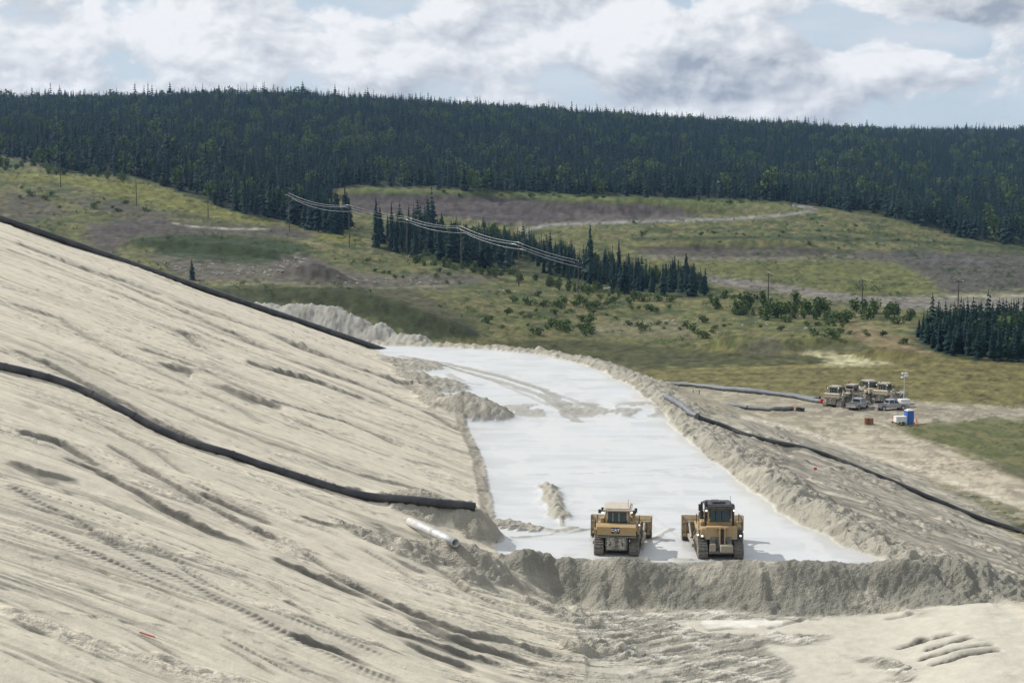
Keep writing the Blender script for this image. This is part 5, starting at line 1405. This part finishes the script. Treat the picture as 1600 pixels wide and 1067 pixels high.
# the wood on the hill: one mass of thousands of trees
def forest(name, label, region, n_try, hlo, hhi, seed, spacing_far):
    r_ = np.random.default_rng(seed)
    u = r_.uniform(-0.46, 0.46, n_try); d = np.sqrt(r_.uniform(300.0 ** 2, 2700.0 ** 2, n_try))
    u = np.concatenate([u, r_.uniform(-0.1, 0.13, 2600), r_.uniform(0.26, 0.40, 2600)]); d = np.concatenate([d, r_.uniform(430, 640, 2600), r_.uniform(318, 400, 2600)]); n_try += 5200
    keep = r_.random(n_try) < np.clip((2500.0 - d) / 700.0, 0.15, 1.0)
    u, d = u[keep], d[keep]
    x = u * d; z = valley_full(x, d)
    px, py = project(x, d, z)
    fe = np.interp(px, FEX, FEY) + 3.0 * fbm(px / 14.0, px * 0, 131, 3)
    k_ = (py < fe) & (d > 600) & (r_.random(len(px)) < 0.9)
    px_, py_ = px, py
    k_ |= in_poly(px, py, TONGUE_IN) | in_poly(px, py, CLUMP_IN)
    k_ &= r_.random(len(px)) < np.clip(1.15 + 0.9 * fbm(x / 45.0, d / 45.0, 133, 3), 0.25, 1.0)
    x, d, z = x[k_], d[k_], z[k_]
    h = r_.uniform(hlo, hhi, len(x)) * (1 + 0.25 * fbm(x / 120.0, d / 120.0, 132, 2)) * np.where(r_.random(len(x)) < 0.07, 1.35, 1.0) * np.where(r_.random(len(x)) < 0.25, 0.7, 1.0) * np.where(d < 650, 0.58, 1.0)
    pick = r_.integers(0, 5, len(x)); pick = np.where(r_.random(len(x)) < np.clip(0.02 + 0.35 * sstep(0.25, 0.5, fbm(x / 60.0, d / 60.0, 134, 3)), 0, 0.4), 5, pick); pick = np.where(r_.random(len(x)) < 0.006, 6, pick)
    kinds = [conifer_mesh('a_forest_spruce', 11, 7, 31 + i, sl_, 0.08) for i, sl_ in enumerate((0.20, 0.16, 0.24, 0.14, 0.21))]
    for me2 in kinds: me2.materials.append(M['needles'])
    lf = bush_mesh('f_forest_birch', 3, 190, tall=True); lf.materials.append(M['leaves']); kinds.append(lf)
    dd = conifer_mesh('g_forest_dead', 9, 5, 71, 0.11, 0.15); dd.materials.append(M['needles_dead']); kinds.append(dd)
    return scatter(name, label, 'forest', x, d, z - 0.3, h, pick, kinds, r_)
def scatter(name, label, cat, x, y, z, h, pick, kinds, r_):
    me = bpy.data.meshes.new(name); me.vertices.add(len(x))
    me.vertices.foreach_set('co', np.stack([x, y, z], 1).ravel().astype(np.float32))
    a = me.attributes.new('hgt', 'FLOAT', 'POINT'); a.data.foreach_set('value', h.astype(np.float32))
    a = me.attributes.new('rot', 'FLOAT', 'POINT'); a.data.foreach_set('value', r_.uniform(0, 6.28, len(x)).astype(np.float32))
    a = me.attributes.new('pick', 'INT', 'POINT'); a.data.foreach_set('value', pick.astype(np.int32))
    o = link(name, me); tag(o, label, cat, None, 'stuff')
    src = bpy.data.collections.new(name + '_kinds')
    for i, me2 in enumerate(kinds):
        src.objects.link(bpy.data.objects.new('%s_%s_kind' % ('abcdefg'[i], name), me2))
    ng = bpy.data.node_groups.new('scatter_forest', 'GeometryNodeTree')
    ng.interface.new_socket('Geometry', in_out='INPUT', socket_type='NodeSocketGeometry'); ng.interface.new_socket('Geometry', in_out='OUTPUT', socket_type='NodeSocketGeometry')
    g = NT(ng)
    gi, go = g.new('NodeGroupInput'), g.new('NodeGroupOutput')
    ci = g.new('GeometryNodeCollectionInfo'); ci.inputs['Collection'].default_value = src; ci.inputs['Separate Children'].default_value = True; ci.inputs['Reset Children'].default_value = True
    ip = g.new('GeometryNodeInstanceOnPoints'); ip.inputs['Pick Instance'].default_value = True
    def na(nm, ty):
        q = g.new('GeometryNodeInputNamedAttribute', data_type=ty); q.inputs['Name'].default_value = nm
        return q.outputs['Attribute']
    m2p = g.new('GeometryNodeMeshToPoints')
    g.l.new(gi.outputs[0], m2p.inputs['Mesh'])
    g.l.new(m2p.outputs[0], ip.inputs['Points']); g.l.new(ci.outputs[0], ip.inputs['Instance'])
    g.l.new(na('pick', 'INT'), ip.inputs['Instance Index'])
    cr = g.new('ShaderNodeCombineXYZ'); g.l.new(na('rot', 'FLOAT'), cr.inputs[2]); g.l.new(cr.outputs[0], ip.inputs['Rotation'])
    g.l.new(na('hgt', 'FLOAT'), ip.inputs['Scale'])
    g.l.new(ip.outputs[0], go.inputs[0])
    md = o.modifiers.new('trees', 'NODES'); md.node_group = ng
    return o
def bush_mesh(name, seed, n, tall=False):
    """leaf clumps of a shrub one metre tall"""
    rnd = random.Random(seed); vs = []; fs = []
    lobes = [(rnd.uniform(-0.22, 0.22), rnd.uniform(-0.22, 0.22), rnd.uniform(0.30, 0.78), rnd.uniform(0.16, 0.30)) for _ in range(7)]
    for i in range(n):
        lx, ly, lz, lr = rnd.choice(lobes)
        d = Vector((rnd.gauss(0, 1), rnd.gauss(0, 1), rnd.gauss(0, 1))).normalized() * lr * rnd.uniform(0.55, 1.0)
        if tall: c = Vector((lx * 0.8 + d.x * 0.8, ly * 0.8 + d.y * 0.8, min(0.97, max(0.04, (lz - 0.12) * 1.1 + d.z * 1.3))))
        else: c = Vector((lx * 1.5 + d.x * 1.3, ly * 1.5 + d.y * 1.3, max(0.03, lz * 0.8 + d.z)))
        s_ = rnd.uniform(0.035, 0.075)
        q = Vector((rnd.gauss(0, 1), rnd.gauss(0, 1), rnd.gauss(0.4, 0.8))).normalized()
        t1 = q.orthogonal().normalized() * s_; t2 = q.cross(t1).normalized() * s_ * rnd.uniform(0.7, 1.3)
        k_ = len(vs)
        vs += [c - t1, c - t2 * 0.8, c + t1, c + t2]; fs.append((k_, k_ + 1, k_ + 2, k_ + 3))
    me = bpy.data.meshes.new(name); me.from_pydata([tuple(v) for v in vs], [], fs)
    return me
forest('forest', 'dense dark conifer forest covering the whole hill', None, 135000, 8, 15, 12, 6)

# ------------------------------------------------------------------ shrubs on the valley side
bushes = [bush_mesh('shrub_leaves', 40 + i, 260) for i in range(4)] + [bush_mesh('shrub_leaves', 50 + i, 280, True) for i in range(3)]
for me in bushes: me.materials.append(M['leaves'])
stem = MB()
for k_ in range(5):
    a = k_ * 1.256; stem.cyl((0, 0, 0), (math.cos(a) * 0.22, math.sin(a) * 0.22, 0.55), 0.02, 0.008, 5)
stem = stem.mesh('stems'); stem.materials.append(M['bark'])
def shrub(p, h, label, group, kind):
    o = empty('shrub', (p[0], p[1], p[2] - 0.1), rt.uniform(0, 6.28)); o.scale = (h * rt.uniform(0.9, 1.4), h * rt.uniform(0.9, 1.4), h)
    link('stems', stem, None, o); link('leaves', bushes[kind % len(bushes)], None, o)
    tag(o, label, 'shrub', group)
AREAS = [([(760, 488), (900, 480), (1000, 495), (1140, 505), (1100, 530), (900, 527), (760, 520)], 48, 1.0, 3.6, 'green shrub on the slope above the flat field', 'shrubs on the slope above the field', 0),
         ([(1100, 466), (1180, 468), (1260, 480), (1290, 498), (1220, 505), (1120, 485)], 40, 2.0, 5.5, 'leafy bush in the thicket right of the belt', 'bushes in the thicket right of the belt', 4),
         ([(1260, 480), (1350, 484), (1430, 492), (1430, 512), (1330, 506), (1280, 500)], 22, 2.5, 5.0, 'leafy bush before the pale road bank', 'bushes along the pale road bank', 4),
         ([(1180, 505), (1320, 508), (1440, 540), (1330, 535), (1190, 526)], 18, 1.2, 3.0, 'shrub behind the dark heap', 'shrubs behind the dark heap', 0),
         ([(640, 404), (800, 430), (880, 444), (1000, 468), (1090, 474), (950, 468), (800, 440), (640, 412)], 56, 1.5, 4.0, 'pale green bush at the spruce belt foot', 'bushes at the foot of the spruce belt', 4),
         ([(760, 455), (900, 462), (1050, 480), (1000, 492), (800, 478)], 30, 1.0, 3.4, 'green shrub below the power poles', 'shrubs below the power poles', 0),
         ([(0, 248), (70, 258), (240, 286), (290, 302), (240, 292), (60, 272), (0, 268)], 26, 2.5, 6.0, 'bush along the upper left forest edge', 'bushes along the upper left forest edge', 4),
         ([(30, 290), (160, 310), (300, 335), (280, 350), (120, 330), (30, 315)], 14, 1.5, 3.5, 'shrub on the upper left hillside', 'shrubs on the upper left hillside', 0),
         ([(540, 296), (1060, 312), (1240, 322), (1300, 330), (1060, 318), (540, 304)], 34, 1.5, 4.0, 'green bush at the foot of the forest', 'bushes at the foot of the forest', 1),
         ([(900, 352), (1300, 340), (1500, 380), (1300, 392), (1000, 385)], 34, 1.0, 2.6, 'shrub on the upper meadow below the road', 'shrubs on the upper meadow', 0),
         ([(560, 400), (700, 425), (720, 448), (600, 440)], 10, 1.2, 2.6, 'shrub on the gravelly slope', 'shrubs on the gravelly slope', 0)]
for ai, (poly, n, lo_, hi_, lb, grp, kd) in enumerate(AREAS):
    pts = poly_points(poly, n, 20 + ai, 2.0)
    for i, p in enumerate(pts):
        h = lo_ + (hi_ - lo_) * rt.random() ** 1.4
        shrub(p, h, which(p, h, pts, lo_, hi_, lb), grp, kd + i % 4)
# low scrub and tufts over the whole valley side: too many and too small to count
_r = np.random.default_rng(77)
_u = _r.uniform(-0.40, 0.40, 30000); _d = np.sqrt(_r.uniform(318.0 ** 2, 900.0 ** 2, 30000))
_x = _u * _d; _z = valley_full(_x, _d); _px, _py = project(_x, _d, _z)
_c = valley_colour(_px, _py, _x, _d)
_green = _c[:, 1] / (_c[:, 0] + 1e-6)
_k = (_py > np.interp(_px, FEX, FEY) + 4) & (_green > 0.93) & (_r.random(30000) < np.clip(0.10 + 0.9 * fbm(_x / 16.0, _d / 30.0, 141, 3), 0.02, 0.8))
_k &= ~in_poly(_px, _py, [(700, 536), (900, 530), (1150, 548), (1430, 548), (1500, 562), (1800, 575), (1800, 760), (700, 760)])
_x, _d, _z = _x[_k], _d[_k], _z[_k]
tuft = [bush_mesh('tuft', 80 + i, 46) for i in range(3)]
for me in tuft: me.materials.append(M['leaves'])
scatter('ground_scrub', 'low green scrub and weeds scattered over the valley side', 'scrub', _x, _d, _z - 0.05, _r.uniform(0.5, 2.0, len(_x)) * np.clip(1.15 + 0.8 * fbm(_x / 30.0, _d / 40.0, 142, 2), 0.5, 1.6), _r.integers(0, 3, len(_x)), tuft, _r)
# rubble below the left hillside
def rock_mesh(seed):
    rnd = random.Random(seed); bm = bmesh.new(); bmesh.ops.create_icosphere(bm, subdivisions=1, radius=1.0)
    for v in bm.verts: v.co *= rnd.uniform(0.65, 1.15); v.co.z *= 0.7
    me = bpy.data.meshes.new('rock'); bm.to_mesh(me); bm.free(); me.materials.append(M['rock'])
    return me
rocks = [rock_mesh(i) for i in range(4)]
def rock(p, s_, lb, grp, i):
    o = link('boulder', rocks[i % 4]); o.location = (p[0], p[1], p[2] + 0.2 * s_); o.scale = (s_ * rt.uniform(0.8, 1.6), s_, s_ * rt.uniform(0.7, 1.1)); o.rotation_euler = (0, 0, rt.uniform(0, 6.28))
    tag(o, lb, 'boulder', grp)
for ai, (poly, n, lo_, hi_, lb, grp) in enumerate([
        ([(430, 415), (452, 403), (478, 400), (480, 428), (435, 432)], 60, 0.25, 0.6, 'pale boulder on the gravel heap', 'boulders on the gravel heap'),
        ([(240, 408), (320, 410), (430, 418), (430, 434), (300, 432)], 46, 0.2, 0.55, 'pale boulder left of the gravel heap', 'boulders left of the gravel heap'),
        ([(500, 430), (620, 436), (700, 440), (620, 448), (510, 442)], 40, 0.2, 0.5, 'pale boulder right of the gravel heap', 'boulders right of the gravel heap'),
        ([(925, 447), (955, 452), (960, 458), (930, 455)], 7, 0.4, 0.8, 'white boulder by the last power pole', 'white boulders by the last pole'),
        ([(760, 448), (790, 452), (830, 455), (800, 460)], 5, 0.3, 0.6, 'white boulder below the power poles', 'white boulders below the poles'),
        ([(1130, 470), (1300, 515), (1100, 525), (980, 515)], 16, 0.25, 0.55, 'grey boulder among the shrubs', 'boulders among the shrubs')]):
    pts = poly_points(poly, n, 60 + ai, 0.5)
    for i, p in enumerate(pts):
        h = rt.uniform(lo_, hi_)
        rock(p, h, which(p, h, pts, lo_, hi_, lb).replace('tall', 'large').replace('mid-height', 'middling').replace('low ', 'small ', 1), grp, i)

# ------------------------------------------------------------------ power line
def pole(px, py, h, label, grp, arms=True):
    p = on_valley(px, py)
    o = empty('power_pole', p)
    MB().cyl((0, 0, -0.5), (0, 0, h), 0.20, 0.13, 10).build('pole', M['wood'], o)
    if arms:
        MB().box(-1.3, 1.3, -0.08, 0.08, h - 0.75, h - 0.55).build('crossarm', M['wood'], o)
        for x_ in (-1.2, 0.0, 1.2): MB().cyl((x_, 0, h - 0.57 if x_ else h), (x_, 0, h - 0.25 if x_ else h + 0.3), 0.07, 0.05, 8).build('insulator', M['white'], o)
    tag(o, label, 'power pole', grp)
    return Vector((p.x, p.y, p.z + h))
G1 = 'poles of the power line'
tops = [pole(96, 294, 15, 'leftmost power pole on the grassy hillside', G1), pole(213, 320, 15, 'power pole on the yellow meadow at the upper left', G1), pole(326, 343, 15, 'power pole at the meadow edge before the forest', G1),
        pole(451, 362, 15, 'power pole in front of the forest tip', G1), pole(545, 386, 14.5, 'power pole in the clearing between forest tip and spruce belt', G1), pole(636, 400, 13.5, 'power pole before the left part of the spruce belt', G1),
        pole(720, 420, 13.5, 'power pole halfway between the clearing pole and the bare gap', G1), pole(812, 447, 13.0, 'power pole below the bare gap in the belt', G1), pole(904, 459, 9.5, 'last power pole of the line, before the tall spire-topped spruce', G1)]
far_p = [pole(1200, 470, 8.0, 'power pole left of three before the pale road bank', 'poles before the road bank'), pole(1346, 480, 8.0, 'middle power pole of three before the pale road bank', 'poles before the road bank'), pole(1497, 488, 9.0, 'power pole right of three before the pale road bank', 'poles before the road bank')]
def wires(name, tops_, offs, label, grp, r=0.05, sag=0.03, mat=None):
    for wi, (dx, dz_) in enumerate(offs):
        pts = []
        for a, b in zip(tops_[:-1], tops_[1:]):
            L = (b - a).length
            for k_ in range(10):
                t = k_ / 10; q = a.lerp(b, t); q.z -= sag * L * 4 * t * (1 - t); pts.append(q)
        pts.append(tops_[-1].copy())
        for q in pts: q.x += dx; q.z += dz_
        o = link(name, tube_mesh(name, pts, r, 6), mat or M['wire'])
        tag(o, label[wi], 'power wire', grp)
wl = ['uppermost wire of the power line crossing the valley', 'middle wire of the power line crossing the valley', 'lowest wire of the power line crossing the valley']
wires('power_wire', tops[3:], ((0.0, 0.25), (-1.2, -0.3), (1.2, -1.9)), wl, 'wires of the power line', 0.040, 0.022)
wires('power_wire', tops[:4], ((0.0, 0.25), (-1.2, -0.3), (1.2, -1.9)), [q.replace('crossing the valley', 'over the upper left meadow') for q in wl], 'wires over the upper left meadow', 0.018, 0.022, M['wood'])  # left spans: dark colour and thin radius stand in for missing sun glint

# ------------------------------------------------------------------ air: a light haze over the whole valley
hme = bpy.data.meshes.new('haze')
x0, x1, y0, y1, z0, z1 = -12000, 12000, -400, 4800, float(min(VZ.min(), Z.min())) - 1.5, float(VZ.max()) + 45
hme.from_pydata([(x0, y0, z0), (x1, y0, z0), (x1, y1, z0), (x0, y1, z0), (x0, y0, z1), (x1, y0, z1), (x1, y1, z1), (x0, y1, z1)], [], [(3, 2, 1, 0), (4, 5, 6, 7), (0, 1, 5, 4), (1, 2, 6, 5), (2, 3, 7, 6), (3, 0, 4, 7)])
hm_ = bpy.data.materials.new('valley_haze'); hm_.use_nodes = True
ht = NT(hm_.node_tree); ht.n.clear()
ho = ht.new('ShaderNodeOutputMaterial'); pv = ht.new('ShaderNodeVolumePrincipled')
pv.inputs['Color'].default_value = (0.38, 0.62, 1.0, 1); pv.inputs['Density'].default_value = 0.000055; pv.inputs['Anisotropy'].default_value = 0.2
ht.l.new(pv.outputs[0], ho.inputs['Volume'])
h_o = link('haze', hme, hm_); tag(h_o, 'thin bluish haze in the air over the valley', 'haze', None, 'stuff')

# things of one stand that would still share a label are told apart by their order from left to right
_same = {}
for o in COL.objects:
    if o.parent is None and o.get('group') and o.get('label'):
        _same.setdefault(o['label'], []).append(o)
for lb, obs in _same.items():
    if len(obs) > 1:
        obs.sort(key=lambda q: q.location.x / max(q.location.y, 1.0))
        words = {2: ['left one', 'right one'], 3: ['left one', 'middle one', 'right one']}.get(len(obs))
        if words is None: words = ['leftmost one', 'second from left', 'third from left', 'fourth from left', 'fifth from left', 'sixth from left', 'seventh from left', 'eighth from left'][:len(obs)]
        for q, wd in zip(obs, words):
            t_ = lb + ', ' + wd
            t_ = t_.replace(' row,', ',').replace('the flat field', 'the field').replace('the upper meadow below the road', 'the upper meadow')
            if len(t_.split()) > 16: t_ = t_.replace('in the belt', 'in belt').replace('the bare gap', 'bare gap')
            q['label'] = t_
